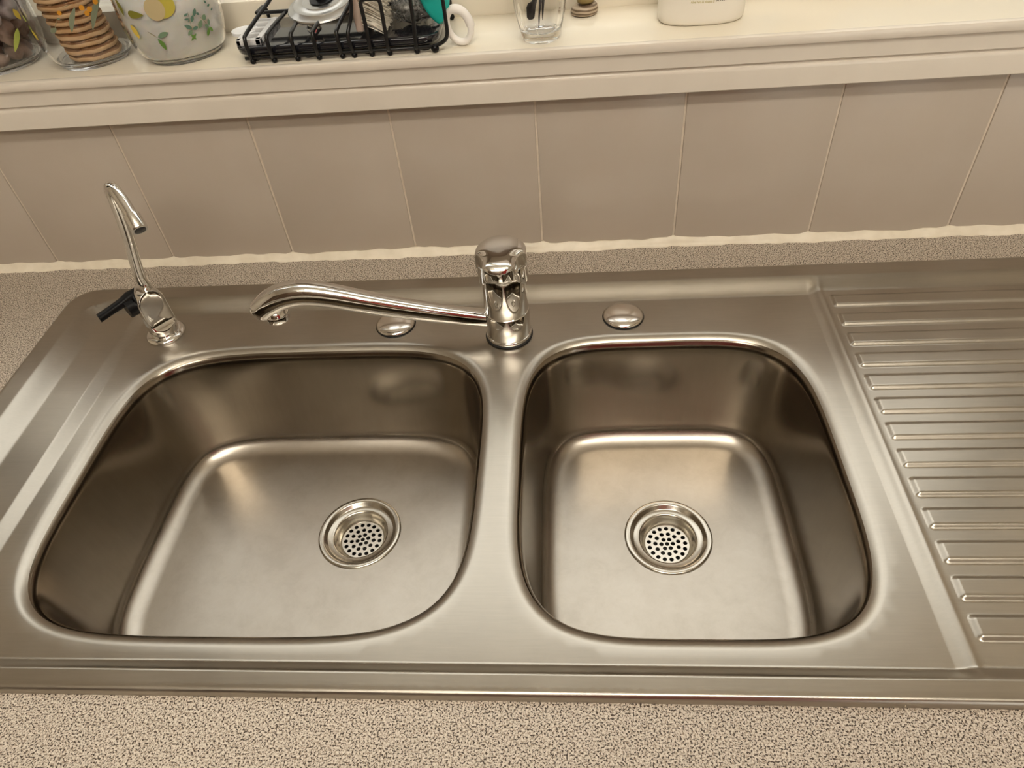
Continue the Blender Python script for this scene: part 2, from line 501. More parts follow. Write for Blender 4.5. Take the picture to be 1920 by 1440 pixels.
# ------------------------------------------------------------------ tall brown cupboards on the far side of the room (seen only as reflections)
M['brownwood'] = noisy('dark_wood', (0.085, 0.05, 0.028), (0.14, 0.085, 0.05), 8, 0.5)
tc_ = tag(empty('tall_cupboard', (-0.70, -2.3, ZF)), 'dark brown wooden tall cupboard across the room behind the photographer', 'cupboard')
MB().box((-0.96, -0.25, 0.06), (0.96, 0.25, 1.95)).box((-0.93, -0.22, 0.0), (0.93, 0.2, 0.07)).obj('carcass', M['brownwood'], tc_, smooth=False)
for k in range(3):
    x0 = -0.955 + k * 0.638
    d = MB().box((x0, 0.251, 0.07), (x0 + 0.61, 0.27, 1.94), 0.003).obj('door', M['brownwood'], tc_, sharp=40)
    MB().box((x0 + 0.55, 0.268, 0.95), (x0 + 0.562, 0.285, 1.07), 0.004).obj('handle', M['chrome'], d)

# ------------------------------------------------------------------ base cupboard and worktop
SX0, SX1, SY0, SY1 = -0.550, 0.980, -0.528, -0.0562     # outer edge of the sink
cup = tag(empty('base_cupboard', (0.2, -0.3, ZF)), 'cream laminate base cupboard under the speckled worktop', 'cupboard')
cb = MB()
for a, b in [((-1.65, -0.57, 0.10), (-1.63, -0.005, 0.88)), ((2.03, -0.57, 0.10), (2.05, -0.005, 0.88)),
             ((-1.65, -0.57, 0.10), (2.05, -0.005, 0.118)), ((-1.65, -0.52, 0.0), (2.05, -0.505, 0.10)),
             ((-1.65, -0.57, 0.81), (2.05, -0.552, 0.88)), ((-1.65, -0.023, 0.10), (2.05, -0.005, 0.88))]:
    cb.box((a[0] - 0.2, a[1] + 0.3, a[2]), (b[0] - 0.2, b[1] + 0.3, b[2]))
cb.obj('carcass', M['cabinet'], cup, smooth=False)
for k in range(6):
    x0 = -1.645 + k * 0.616 - 0.2
    d = MB().box((x0, -0.292, 0.105), (x0 + 0.61, -0.272, 0.865), 0.002).obj('door', M['cabinet'], cup, sharp=40)
    MB().box((x0 + 0.27, -0.304, 0.80), (x0 + 0.34, -0.290, 0.812), 0.003).obj('handle', M['chrome'], d)

def slab_with_hole(x0, x1, y0, y1, hx0, hx1, hy0, hy1, z0, z1):
    V = []; F = []
    for z in (z1, z0):
        V += [(x0, y0, z), (x1, y0, z), (x1, y1, z), (x0, y1, z), (hx0, hy0, z), (hx1, hy0, z), (hx1, hy1, z), (hx0, hy1, z)]
    for k in range(4):
        k2 = (k + 1) % 4
        F.append((k, k2, 4 + k2, 4 + k)); F.append((8 + k2, 8 + k, 12 + k, 12 + k2))
        F.append((k2, k, 8 + k, 8 + k2)); F.append((4 + k, 4 + k2, 12 + k2, 12 + k))
    return V, F
wt = mesh_obj('worktop', *slab_with_hole(-1.68, 2.08, -0.615, 0.0012, SX0 + 0.014, SX1 - 0.014, SY0 + 0.010, SY1 - 0.014, -0.040, 0.0), M['worktop'], smooth=False)
tag(wt, 'beige and brown speckled laminate worktop around the steel sink', 'worktop')

# ------------------------------------------------------------------ the sink
ZDK = -0.004            # bowl deck level; the drainer and left panel sit at 0
ZRIM = 0.0070
DL, DR_ = (-0.1888, -0.3020), (0.1301, -0.3085)   # waste centres
ZFL = -0.140

def superellipse(cx, cy, a, b, nn, N=256):
    t = np.linspace(0, 2 * PI, 4001)[:-1]
    c, s = np.cos(t), np.sin(t)
    x = cx + a * np.sign(c) * np.abs(c) ** (2 / nn)
    y = cy + b * np.sign(s) * np.abs(s) ** (2 / nn)
    d = np.hypot(np.diff(np.append(x, x[0])), np.diff(np.append(y, y[0])))
    L = np.concatenate([[0], np.cumsum(d)])
    g = np.linspace(0, L[-1], N + 1)[:-1]
    return np.stack([np.interp(g, L, np.append(x, x[0])), np.interp(g, L, np.append(y, y[0]))], 1)

BOWLS = [(-0.2335, -0.3222, 0.1868, 0.1592, 4.3), (0.1267, -0.3203, 0.1378, 0.1598, 4.15)]
OUT = [superellipse(*b) for b in BOWLS]

def normals2(P):
    T = np.roll(P, -1, 0) - np.roll(P, 1, 0)
    Nn = np.stack([T[:, 1], -T[:, 0]], 1)
    return Nn / np.linalg.norm(Nn, axis=1)[:, None]

def smooth01(t):
    t = np.clip(t, 0, 1)
    return t * t * (3 - 2 * t)

def sd_rrect(x, y, x0, x1, y0, y1, r):
    """signed distance, positive inside"""
    cx, cy, hx, hy = (x0 + x1) / 2, (y0 + y1) / 2, (x1 - x0) / 2 - r, (y1 - y0) / 2 - r
    qx, qy = np.abs(x - cx) - hx, np.abs(y - cy) - hy
    d = np.hypot(np.maximum(qx, 0), np.maximum(qy, 0)) + np.minimum(np.maximum(qx, qy), 0) - r
    return -d

RIBS = [(-0.1056 - 0.02985 * k) for k in range(13)]     # far edges of the ribs
RX0 = 0.3075

def soft(t, w):
    """flat - ramp - flat with rounded knees: a pressed step of half width w"""
    u = np.clip((t + w) / (2 * w), 0, 1)
    return 0.25 * u * u * (3 - 2 * u) + 0.75 * u

def deck_z(x, y):
    x = np.asarray(x, float); y = np.asarray(y, float)
    do = sd_rrect(x, y, SX0, SX1, SY0, SY1, 0.032)
    rim = ZRIM * np.sqrt(np.clip(1 - (1 - np.clip(do / 0.0042, 0, 1)) ** 2, 0, 1)) + 0.0004 * np.clip((do - 0.004) / 0.02, 0, 1)
    di = sd_rrect(x, y, SX0 + 0.0385, SX1 - 0.0385, SY0 + 0.0215, SY1 - 0.0325, 0.026)
    gx = np.clip(1 - np.abs(di) / 0.03, 0, 1)
    left = np.abs(x - (SX0 + 0.0385)); front = np.abs(y - (SY0 + 0.0215)); back = np.abs(y - (SY1 - 0.0325))
    m = np.stack([left, front, back]) + 1e-4
    wgt = 1 / m ** 2; wgt /= wgt.sum(0)
    w = wgt[0] * 0.0135 + wgt[1] * 0.0055 + wgt[2] * 0.0095
    s = soft(di, w)
    stepL = soft(x + 0.4535, 0.0068)
    stepR = soft(x - 0.2945, 0.0062)
    inner = ZDK * (stepL - stepR)
    # slight bead on the drainer step
    inner = inner + 0.0010 * np.exp(-((x - 0.2985) / 0.0035) ** 2)
    z = rim * (1 - s) + inner * s
    rib = np.zeros_like(z)
    for yk in RIBS:
        c = yk - 0.0098
        db = sd_rrect(x, y, RX0, SX1 - 0.07, c - 0.0098, c + 0.0098, 0.0035)
        rib = np.maximum(rib, soft(db - 0.0016, 0.0018))
    z = z + 0.0026 * rib
    return z

def build_sink():
    sink = tag(empty('kitchen_sink', (0.1, -0.29, 0.0)), 'brushed stainless steel double bowl sink with ribbed draining board', 'sink')
    off = np.array([0.1, -0.29, 0.0])
    # ---- deck
    def lines(segs):
        out = []
        for a, b, st in segs:
            k = max(1, int(round((b - a) / st)))
            out += list(np.linspace(a, b, k + 1)[:-1])
        out.append(segs[-1][1])
        return np.array(out)
    xa = lines([(-0.542, -0.492, 0.0016), (-0.492, -0.464, 0.005), (-0.464, -0.443, 0.0012), (-0.443, 0.280, 0.008)])
    ya = lines([(-0.522, -0.496, 0.0011), (-0.496, -0.106, 0.007), (-0.106, -0.066, 0.0013)])
    xb = lines([(0.283, 0.318, 0.0009), (0.318, 0.90, 0.010), (0.90, 0.972, 0.004)])
    yb = lines([(-0.522, -0.066, 0.0011)])
    pts = [np.stack(np.meshgrid(xa, ya), -1).reshape(-1, 2), np.stack(np.meshgrid(xb, yb), -1).reshape(-1, 2)]
    P = np.concatenate(pts)
    P = P + 1e-6 * np.random.RandomState(0).rand(*P.shape)
    dmin = np.full(len(P), 9.0)
    from_in = np.zeros(len(P), bool)
    for (cx, cy, a, b, nn), O in zip(BOWLS, OUT):
        for i in range(0, len(P), 8000):
            d = np.sqrt(((P[i:i + 8000, None] - O[None]) ** 2).sum(-1)).min(1)
            dmin[i:i + 8000] = np.minimum(dmin[i:i + 8000], d)
        from_in |= (np.abs((P[:, 0] - cx) / a) ** nn + np.abs((P[:, 1] - cy) / b) ** nn) < 1
    do = sd_rrect(P[:, 0], P[:, 1], SX0, SX1, SY0, SY1, 0.032)
    P = P[(~from_in) & (dmin > 0.0125) & (do > 0.0075)]
    allp = [P]; roll = [np.zeros(len(P))]; edges = []
    cnt = len(P)
    # rounded outer loops
    def rrect_loop(ins):
        r = 0.032 - ins; L = []
        for cx, cy, a0 in ((SX1 - 0.032, SY1 - 0.032, 0), (SX0 + 0.032, SY1 - 0.032, 90), (SX0 + 0.032, SY0 + 0.032, 180), (SX1 - 0.032, SY0 + 0.032, 270)):
            for k in range(17):
                t = math.radians(a0 + 90 * k / 16)
                L.append((cx + r * math.cos(t), cy + r * math.sin(t)))
        out = []
        for i in range(len(L)):
            p, q2 = np.array(L[i]), np.array(L[(i + 1) % len(L)])
            k = max(1, int(np.linalg.norm(q2 - p) / 0.008))
            out += [p + (q2 - p) * j / k for j in range(k)]
        return np.array(out)
    for j, ins in enumerate((0.0, 0.0004, 0.0011, 0.0021, 0.0032, 0.0045, 0.006)):
        L = rrect_loop(ins)
        if j == 0: edges += [(cnt + i, cnt + (i + 1) % len(L)) for i in range(len(L))]
        allp.append(L); roll.append(np.zeros(len(L))); cnt += len(L)
    R0 = 0.010; DROP = 0.0040
    for O in OUT:
        Nn = normals2(O)
        for j, d in enumerate((0.0, 0.001, 0.0021, 0.0034, 0.0050, 0.0070, 0.0095)):
            L = O + Nn * d
            if j == 0: edges += [(cnt + i, cnt + (i + 1) % len(L)) for i in range(len(L))]
            allp.append(L); roll.append(np.full(len(L), DROP * max(0, 1 - d / R0) ** 2.2)); cnt += len(L)
    A = np.concatenate(allp); RL = np.concatenate(roll)
    vo, eo, fo, ov, oe, of = delaunay_2d_cdt([Vector((float(a), float(b))) for a, b in A], edges, [], 0, 1e-7)
    VX = np.array([(v.x, v.y) for v in vo])
    ro = np.array([max((RL[i] for i in o), default=0.0) for o in ov])
    Z = deck_z(VX[:, 0], VX[:, 1]) - ro
    F = np.array([f for f in fo if len(f) == 3])
    C = VX[F].mean(1)
    keep = sd_rrect(C[:, 0], C[:, 1], SX0, SX1, SY0, SY1, 0.032) > -1e-5
    for (cx, cy, a, b, nn), O in zip(BOWLS, OUT):
        ang = np.arctan2(O[:, 1] - cy, O[:, 0] - cx); rad = np.hypot(O[:, 0] - cx, O[:, 1] - cy)
        o = np.argsort(ang)
        ca = np.arctan2(C[:, 1] - cy, C[:, 0] - cx); cr = np.hypot(C[:, 0] - cx, C[:, 1] - cy)
        lim = np.interp(ca, ang[o], rad[o], period=2 * PI)
        keep &= cr > lim - 1e-5
    F = F[keep]
    used = np.unique(F); mp = -np.ones(len(VX), int); mp[used] = np.arange(len(used))
    V3 = np.concatenate([VX, Z[:, None]], 1)[used] - off
    mesh_obj('deck', V3, mp[F].tolist(), M['deck'], sink, uv=VX[used])
    # ---- bowls
    z0 = ZDK - DROP
    prof = [(0.0, 0.0), (0.0009, -0.0009), (0.0019, -0.0023), (0.0029, -0.0042), (0.0038, -0.0068), (0.0044, -0.0100), (0.0050, -0.0145)]
    wall_end = (0.0150, -0.1105)
    for k in range(1, 15):
        t = k / 14
        prof.append((0.0050 + (wall_end[0] - 0.005) * t, -0.0145 + (wall_end[1] + 0.0145) * t))
    r_f = 0.0225
    zf = ZFL + 0.002 - z0
    for k in range(1, 23):
        t = k / 22 * PI / 2
        prof.append((wall_end[0] + r_f * (1 - math.cos(t)), wall_end[1] + (zf - wall_end[1]) * math.sin(t)))
    INS = wall_end[0] + r_f
    for (cx, cy, a, b, nn), O, D in zip(BOWLS, OUT, (DL, DR_)):
        Q = O - normals2(O) * INS
        rings = []
        for o_, z in prof:
            t = o_ / INS
            rings.append(np.concatenate([O + (Q - O) * t, np.full((len(O), 1), z0 + z)], 1))
        Dv = np.array(D)
        u = (Q - Dv); u /= np.linalg.norm(u, axis=1)[:, None]
        Cc = Dv + u * 0.0405
        for t in (0.12, 0.28, 0.46, 0.64, 0.8, 0.92, 1.0):
            z = ZFL + 0.002 * (1 - t)
            rings.append(np.concatenate([Q + (Cc - Q) * t, np.full((len(O), 1), z)], 1))
        R = np.array(rings) - off
        N = len(O)
        V = R.reshape(-1, 3); F = []
        for i in range(len(R) - 1):
            for k in range(N):
                k2 = (k + 1) % N
                F.append((i * N + k, i * N + k2, (i + 1) * N + k2, (i + 1) * N + k))
        F = [f[::-1] for f in F]
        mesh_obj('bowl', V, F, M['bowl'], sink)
    # ---- wastes
    for D in (DL, DR_):
        c = (D[0] - off[0], D[1] - off[1], ZFL)
        pf = [(0.0395, -0.001), (0.0432, -0.0003), (0.0436, 0.0006), (0.0430, 0.0015), (0.0415, 0.0019), (0.0382, 0.0017), (0.0372, 0.0010), (0.0350, -0.0022), (0.0342, -0.0027),
              (0.0300, -0.0027), (0.0284, -0.0030), (0.0276, -0.0042), (0.0262, -0.0085), (0.0240, -0.0140), (0.0222, -0.0152)]
        dr = mesh_obj('drain', *[lathe(pf, 72, c)[0], [f[::-1] for f in lathe(pf, 72, c)[1]]], M['drain'], sink)
        cp_ = [(0.0224, -0.0152), (0.0224, -0.045), (0.0, -0.047)]
        mesh_obj('drain_cup', lathe(cp_, 32, c)[0], [f[::-1] for f in lathe(cp_, 32, c)[1]], M['cup'], dr)
        # strainer plate with its holes cut through
        pts = []; ed = []; holes = []
        def loop(cx, cy, r, k, a0=0.0):
            n0 = len(pts)
            for i in range(k):
                t = a0 + 2 * PI * i / k
                pts.append(Vector((cx + r * math.cos(t), cy + r * math.sin(t))))
            ed.extend((n0 + i, n0 + (i + 1) % k) for i in range(k))
        loop(0, 0, 0.0222, 64)
        rot = 0.3 if D is DL else 0.05
        for rr, k, ph_ in ((0, 1, 0), (0.0058, 6, rot), (0.0118, 11, rot + 0.2), (0.0183, 17, rot)):
            for i in range(k):
                t = ph_ + 2 * PI * i / k
                holes.append((rr * math.cos(t), rr * math.sin(t)))
        for hx, hy in holes: loop(hx, hy, 0.00225, 12)
        vo, eo, fo, *_ = delaunay_2d_cdt(pts, ed, [], 0, 1e-8)
        keepF = []
        for f in fo:
            x = sum(vo[i].x for i in f) / 3; y = sum(vo[i].y for i in f) / 3
            if all((x - hx) ** 2 + (y - hy) ** 2 > 0.0022 ** 2 for hx, hy in holes): keepF.append(tuple(f))
        s = mesh_obj('strainer', [(v.x + c[0], v.y + c[1], c[2] - 0.0138) for v in vo], keepF, M['strainer'], dr, smooth=False)
        sd = s.modifiers.new('thickness', 'SOLIDIFY'); sd.thickness = 0.0012; sd.offset = -1
    return sink
build_sink()

# ------------------------------------------------------------------ tap hole covers
def cover(x, y, label):
    r = tag(empty('tap_hole_cover', (x, y, ZDK)), label, 'cover', 'tap hole covers')
    R = 0.0212
    pf = [(0, 0.0078)] + [(R * math.sin(t) , 0.0012 + 0.0066 * math.cos(t) ** 1.0) for t in np.linspace(0.12, PI / 2, 12)]
    mesh_obj('dome', lathe(pf, 56)[0], [f[::-1] for f in lathe(pf, 56)[1]], M['capmetal'], r)
    mesh_obj('gasket', *lathe([(R + 0.0002, 0.0014), (R + 0.0007, 0.0004), (R + 0.0007, -0.0002), (0, -0.0002)], 56), M['rubber'], r)
cover(-0.1525, -0.1265, 'domed steel tap hole cover partly hidden behind the mixer spout')
cover(0.0925, -0.1248, 'domed steel tap hole cover on the clear side of the mixer')

# ------------------------------------------------------------------ mixer tap
def mixer():
    bx, by = -0.0275, -0.1475
    r = tag(empty('mixer_tap', (bx, by, ZDK)), 'chrome single lever mixer tap with long spout swung over larger bowl', 'tap')
    z = -ZDK
    def L(name, pf, mat, seg=64):
        V, F = lathe(pf, seg)
        return mesh_obj(name, V, [f[::-1] for f in F] if pf[0][1] > pf[-1][1] else F, mat, r)
    L('gasket', [(0.0, 0.0), (0.0246, 0.0), (0.0248, 0.0012), (0.0242, 0.0022), (0.0, 0.0022)], M['rubber'])
    L('base_ring', [(0.0, 0.0022), (0.0238, 0.0022), (0.0240, 0.0032), (0.0240, 0.0055), (0.0234, 0.0062), (0, 0.0062)], M['chrome'])
    L('swivel_collar', [(0.0, 0.0066), (0.0229, 0.0066), (0.0232, 0.0074), (0.0228, 0.0340), (0.0224, 0.0350), (0, 0.0350)], M['chrome'])
    L('body', [(0.0, 0.0354), (0.0222, 0.0354), (0.0227, 0.0362), (0.0219, 0.0830), (0.0214, 0.0840), (0.0, 0.0840)], M['chrome'])
    # handle: a cap with two cheeks and a short lever toward the front
    def zt(y):
        return float(np.interp(y, [-0.0425, -0.040, -0.036, -0.020, 0.000, 0.012, 0.019, 0.0225, 0.0240, 0.0246],
                               [0.1075, 0.1120, 0.1142, 0.1128, 0.1106, 0.1092, 0.1081, 0.1070, 0.1052, 0.1020]))
    def hw(y):
        if y > -0.008: return math.sqrt(max(0.0246 ** 2 - max(y, 0) ** 2 * 1.0 , 1e-8)) if y > 0 else 0.0246
        return float(np.interp(y, [-0.0425, -0.0415, -0.039, -0.034, -0.027, -0.019, -0.013, -0.008], [0.004, 0.0090, 0.0130, 0.0148, 0.0152, 0.0160, 0.0200, 0.0246]))
    def zb(y):
        return float(np.interp(y, [-0.043, -0.040, -0.030, -0.020, 0.025], [0.0985, 0.0955, 0.0915, 0.0880, 0.0860]))
    rings = []
    ys = [-0.0425, -0.0418, -0.0405, -0.0385, -0.036, -0.032, -0.028, -0.024, -0.020, -0.017, -0.014, -0.012, -0.010, -0.008, -0.004, 0.0, 0.004, 0.008, 0.012, 0.015, 0.018, 0.0205, 0.0222, 0.0235, 0.0242, 0.02455]
    for y in ys:
        w, t, b = hw(y), zt(y), zb(y)
        
        ring = []
        N = 40
        for k in range(N):
            a = 2 * PI * k / N
            c, s_ = math.cos(a), math.sin(a)
            e = 0.42 if s_ > 0 else 0.35
            xx = w * math.copysign(abs(c) ** (0.50 if s_ > 0 else 0.35), c)
            mid = b + (t - b) * 0.45
            zz = mid + ((t - mid) if s_ > 0 else (mid - b)) * math.copysign(abs(s_) ** e, s_)
            ring.append((xx, y, zz))
        rings.append(ring)
    hd = mesh_obj('handle', *loft(rings), M['chrome'], r)
    # cheeks: lower skirt of the handle on either side and behind
    sk = []
    for k in range(41):
        a = math.radians(-62 + 304 * k / 40)
        edge = min(k, 40 - k)
        drop = 0.0720 if edge > 6 else 0.0720 + 0.014 * (1 - math.sin(edge / 6 * PI / 2))
        ca, sa = math.cos(a), math.sin(a)
        sk.append([(0.0246 * ca, 0.0246 * sa, 0.094), (0.0245 * ca, 0.0245 * sa, drop + 0.002), (0.0240 * ca, 0.0240 * sa, drop), (0.0226 * ca, 0.0226 * sa, drop), (0.0222 * ca, 0.0222 * sa, 0.094)])
    mesh_obj('handle_skirt', *loft(sk), M['chrome'], hd, sharp=50)
    # spout
    SPOUT_ROLL = math.radians(9)
    path = [(-0.010, -0.0005, 0.0205), (-0.030, -0.0010, 0.0245), (-0.060, -0.0030, 0.0315), (-0.105, -0.0060, 0.0435), (-0.145, -0.0085, 0.0560),
            (-0.176, -0.0105, 0.0665), (-0.200, -0.0120, 0.0715), (-0.220, -0.0130, 0.0695), (-0.236, -0.0138, 0.0625), (-0.2455, -0.0142, 0.0560)]
    rad = [(0.0088, 0.0082), (0.0088, 0.0084), (0.0090, 0.0090), (0.0096, 0.0100), (0.0103, 0.0108), (0.0110, 0.0114), (0.0118, 0.0120), (0.0128, 0.0124), (0.0134, 0.0124), (0.0132, 0.0120)]
    PP = spline([(*p, *q_) for p, q_ in zip(path, rad)], 8)
    pts = [p[:3] for p in PP]; rr = [(float(p[3]), float(p[4])) for p in PP]
    d = (pts[-1] - pts[-2]); d /= np.linalg.norm(d)
    for k in range(1, 9):
        t = k / 8 * PI / 2
        pts.append(np.array(path[-1]) + d * 0.0105 * math.sin(t)); c = max(math.cos(t), 0.04)
        rr.append((0.0132 * c ** 0.8, 0.0120 * c ** 0.8))
    sp = mesh_obj('spout', *tube(pts, rr, 36, shape=0.66, roll=SPOUT_ROLL), M['chrome'], r)
    nz = (-0.2335, -0.0138, 0.0)
    V, F = lathe([(0.0, 0.0570), (0.0120, 0.0570), (0.0121, 0.0430), (0.0116, 0.0415), (0.0100, 0.0412), (0.0098, 0.0440), (0.0, 0.0440)], 32, nz)
    mesh_obj('aerator', V, [f[::-1] for f in F], M['chrome'], r)
    return r
mixer()

# ------------------------------------------------------------------ drinking water filter tap
def filter_tap():
    bx, by = -0.4125, -0.1300
    r = tag(empty('filter_tap', (bx, by, ZDK)), 'small chrome water filter tap with gooseneck tube and black lever', 'tap')
    th = math.radians(50)
    Rz = Matrix.Rotation(th, 4, 'Z')
    def add(name, V, F, mat, par=r, **kw):
        return mesh_obj(name, [tuple(Rz @ Vector(v)) for v in V], F, mat, par, **kw)
    def lat(name, pf, mat, seg=48, c=(0, 0, 0)):
        V, F = lathe(pf, seg, c)
        return mesh_obj(name, V, F, mat, r)
    lat('flange', [(0.0, 0.0), (0.0213, 0.0), (0.0217, 0.0012), (0.0210, 0.0028), (0.0190, 0.0042), (0.0172, 0.0048), (0.0, 0.0050)], M['chrome'])
    # body: round foot rising into a flat tablet with a rounded top, front plane cut back
    rings = []
    H = [0.0046, 0.008, 0.012, 0.0150, 0.0165, 0.0185, 0.022, 0.030, 0.040, 0.046, 0.050, 0.0535, 0.0565, 0.0590, 0.0606, 0.0614]
    N = 56
    for z in H:
        w = 0.0150 if z < 0.046 else 0.0150 * math.sqrt(max(1 - ((z - 0.046) / 0.0157) ** 2.2, 0.02))
        f = float(np.interp(z, [0.0, 0.0135, 0.0195, 0.07], [0.0150, 0.0150, 0.0108, 0.0092]))    # front depth
        ring = []
        e = float(np.interp(z, [0.0, 0.012, 0.0165, 0.07], [1.0, 0.9, 0.26, 0.22]))
        for k in range(N):
            a = 2 * PI * k / N
            c, s_ = math.cos(a), math.sin(a)
            xx = w * math.copysign(abs(c) ** (e if s_ < 0 else 0.9), c)
            yy = (f if s_ < 0 else 0.0140) * math.copysign(abs(s_) ** (e if s_ < 0 else 0.9), s_)
            ring.append((xx, yy, z))
        rings.append(ring)
    V, F = loft(rings)
    add('body', V, F, M['chrome'], sharp=42)
    # black lever with its collar, on the side away from the spout
    V, F = tube([(-0.0135, 0.006, 0.0455), (-0.0225, 0.006, 0.0452)], 0.0100, 20)
    lv = add('lever_collar', V, F, M['blackplastic'], sharp=50)
    lp = [(-0.002, 0.0105, 0.0540), (-0.014, 0.0100, 0.0540), (-0.023, 0.0090, 0.0530), (-0.036, 0.0080, 0.0520), (-0.0500, 0.0070, 0.0510)]
    rings = []
    for i, p in enumerate(lp):
        wv = (0.0062, 0.0066, 0.0056, 0.0052, 0.0058)[i]; hv = (0.0060, 0.0062, 0.0048, 0.0042, 0.0040)[i]
        rings.append([(p[0] + 0.1 * wv * math.cos(a), p[1] + wv * math.cos(a), p[2] + hv * math.copysign(abs(math.sin(a)) ** 0.7, math.sin(a))) for a in np.linspace(0, 2 * PI, 17)[:-1]])
    V, F = loft(rings)
    add('lever', V, F, M['blackplastic'], sharp=50)
    # gooseneck (path in world offsets from the tap's base)
    W = [(-0.4110, -0.1235, 0.045), (-0.4110, -0.1240, 0.062), (-0.4112, -0.1245, 0.075), (-0.4085, -0.1240, 0.092), (-0.4045, -0.1235, 0.112), (-0.4000, -0.1230, 0.136), (-0.3965, -0.1240, 0.158),
         (-0.3935, -0.1265, 0.1715), (-0.3878, -0.1320, 0.1805), (-0.3795, -0.1400, 0.1820), (-0.3720, -0.1475, 0.1768), (-0.3660, -0.1540, 0.1700), (-0.3610, -0.1600, 0.1640)]
    pts = [np.array(p) - np.array((bx, by, 0)) for p in W]
    ps = spline(pts, 6)
    V, F = tube(ps, 0.0058, 20)
    gn = mesh_obj('gooseneck', V, F, M['chrome'], r)
    d = ps[-1] - ps[-3]; d /= np.linalg.norm(d)
    e = ps[-1]
    V, F = tube([e - d * 0.003, e - d * 0.0024, e + d * 0.0122, e + d * 0.0136], [0.0068, 0.0076, 0.0078, 0.0070], 28)
    mesh_obj('outlet_sleeve', V, F, M['chrome'], r, sharp=50)
    V, F = tube([e + d * 0.0120, e + d * 0.0138], 0.0054, 20)
    mesh_obj('outlet_insert', V, F, M['nozzle'], r)
filter_tap()
# ------------------------------------------------------------------ the photographer at the counter (seen only as a red reflection in the steel)
def photographer():
    px_, py_ = 0.20, -0.94
    p = tag(empty('person', (px_, py_, ZF)), 'person in a red top and dark trousers standing at the counter taking the photo', 'person')
    Vv = []; Ed = []; Rr = []
    def v(x, y, z, r, par=None):
        Vv.append((x, y, z)); Rr.append(r)
        if par is not None: Ed.append((par, len(Vv) - 1))
        return len(Vv) - 1
    pel = v(0, 0, 0.95, (0.155, 0.115))
    wa = v(0, 0.005, 1.08, (0.140, 0.105), pel); ch = v(0, 0.01, 1.25, (0.160, 0.115), wa); up = v(0, 0.0, 1.38, (0.125, 0.085), ch)
    nk = v(0, 0.01, 1.47, (0.052, 0.052), up); hd = v(0, 0.035, 1.56, (0.072, 0.085), nk); hd2 = v(0, 0.035, 1.64, (0.074, 0.090), hd); hd3 = v(0, 0.03, 1.69, (0.048, 0.060), hd2)
    v(0, 0.128, 1.585, (0.010, 0.012), hd)
    for s in (-1, 1):
        sh = v(s * 0.175, 0.0, 1.37, (0.062, 0.062), up); el = v(s * 0.235, -0.02, 1.09, (0.042, 0.042), sh); wr = v(s * 0.215, 0.09, 0.88, (0.027, 0.025), el)
        pm = v(s * 0.210, 0.115, 0.815, (0.020, 0.034), wr)
        for k, (dy, L) in enumerate(((0.028, 0.066), (0.010, 0.076), (-0.008, 0.070), (-0.025, 0.054))):
            a = v(s * 0.208, 0.122 + dy, 0.785, 0.0095, pm); b = v(s * 0.202, 0.126 + dy, 0.785 - L * 0.55, 0.0085, a); v(s * 0.190, 0.126 + dy, 0.785 - L, 0.007, b)
        t1 = v(s * 0.195, 0.150, 0.835, 0.0105, pm); v(s * 0.180, 0.170, 0.800, 0.0090, t1)
        hp = v(s * 0.090, 0, 0.87, (0.095, 0.100), pel); kn = v(s * 0.100, 0.015, 0.50, (0.062, 0.065), hp); an = v(s * 0.105, -0.01, 0.10, (0.040, 0.042), kn)
        v(s * 0.115, 0.14, 0.038, (0.042, 0.030), v(s * 0.108, 0.0, 0.045, (0.042, 0.038), an))
    me = bpy.data.meshes.new('body'); me.from_pydata(Vv, Ed, [])
    o = link(bpy.data.objects.new('body', me), p)
    sk = o.modifiers.new('skin', 'SKIN')
    lay = me.skin_vertices[0].data if len(me.skin_vertices) else None
    if lay is None:
        bm = bmesh.new(); bm.from_mesh(me); bm.verts.layers.skin.verify(); bm.to_mesh(me); bm.free(); lay = me.skin_vertices[0].data
    for i, r in enumerate(Rr):
        lay[i].radius = r if isinstance(r, tuple) else (r, r)
        lay[i].use_root = (i == 0)
    sb_ = o.modifiers.new('smooth', 'SUBSURF'); sb_.levels = 1; sb_.render_levels = 1
    dg = bpy.context.evaluated_depsgraph_get()
    m2 = bpy.data.meshes.new_from_object(o.evaluated_get(dg))
    o.modifiers.clear(); o.data = m2; m2.name = 'body'
    m2.materials.clear()
    for m in (plain('skin', (0.55, 0.34, 0.24), 0.5), plain('red_cotton', (0.50, 0.05, 0.045), 0.8), plain('dark_denim', (0.025, 0.028, 0.04), 0.8), plain('dark_shoe', (0.03, 0.025, 0.02), 0.5)):
        m2.materials.append(m)
    for f in m2.polygons:
        c = f.center; f.use_smooth = True
        arm = abs(c.x) > 0.168
        if c.z < 0.085: f.material_index = 3
        elif c.z > 1.455: f.material_index = 0
        elif arm and c.z < 1.16: f.material_index = 0
        elif c.z > 0.93 or arm: f.material_index = 1
        else: f.material_index = 2
    V, F = ico((0, 0.018, 1.635), 0.1, 3, 0.02, (0.86, 1.02, 0.95), seed=5)
    V = [(x, min(y, 0.075 if z > 1.655 else 0.030), max(z, 1.50)) for x, y, z in V]
    mesh_obj('hair', V, F, plain('brown_hair', (0.06, 0.035, 0.02), 0.6), p)
    eye = plain('eye', (0.03, 0.02, 0.015), 0.2)
    for s in (-1, 1): mesh_obj('eye', *ico((s * 0.032, 0.118, 1.612), 0.011, 2, scale=(1, 0.6, 0.7)), eye, p)
    mesh_obj('mouth', *ico((0, 0.118, 1.540), 0.022, 2, scale=(1, 0.35, 0.28)), plain('lip', (0.42, 0.16, 0.14), 0.4), p)
photographer()

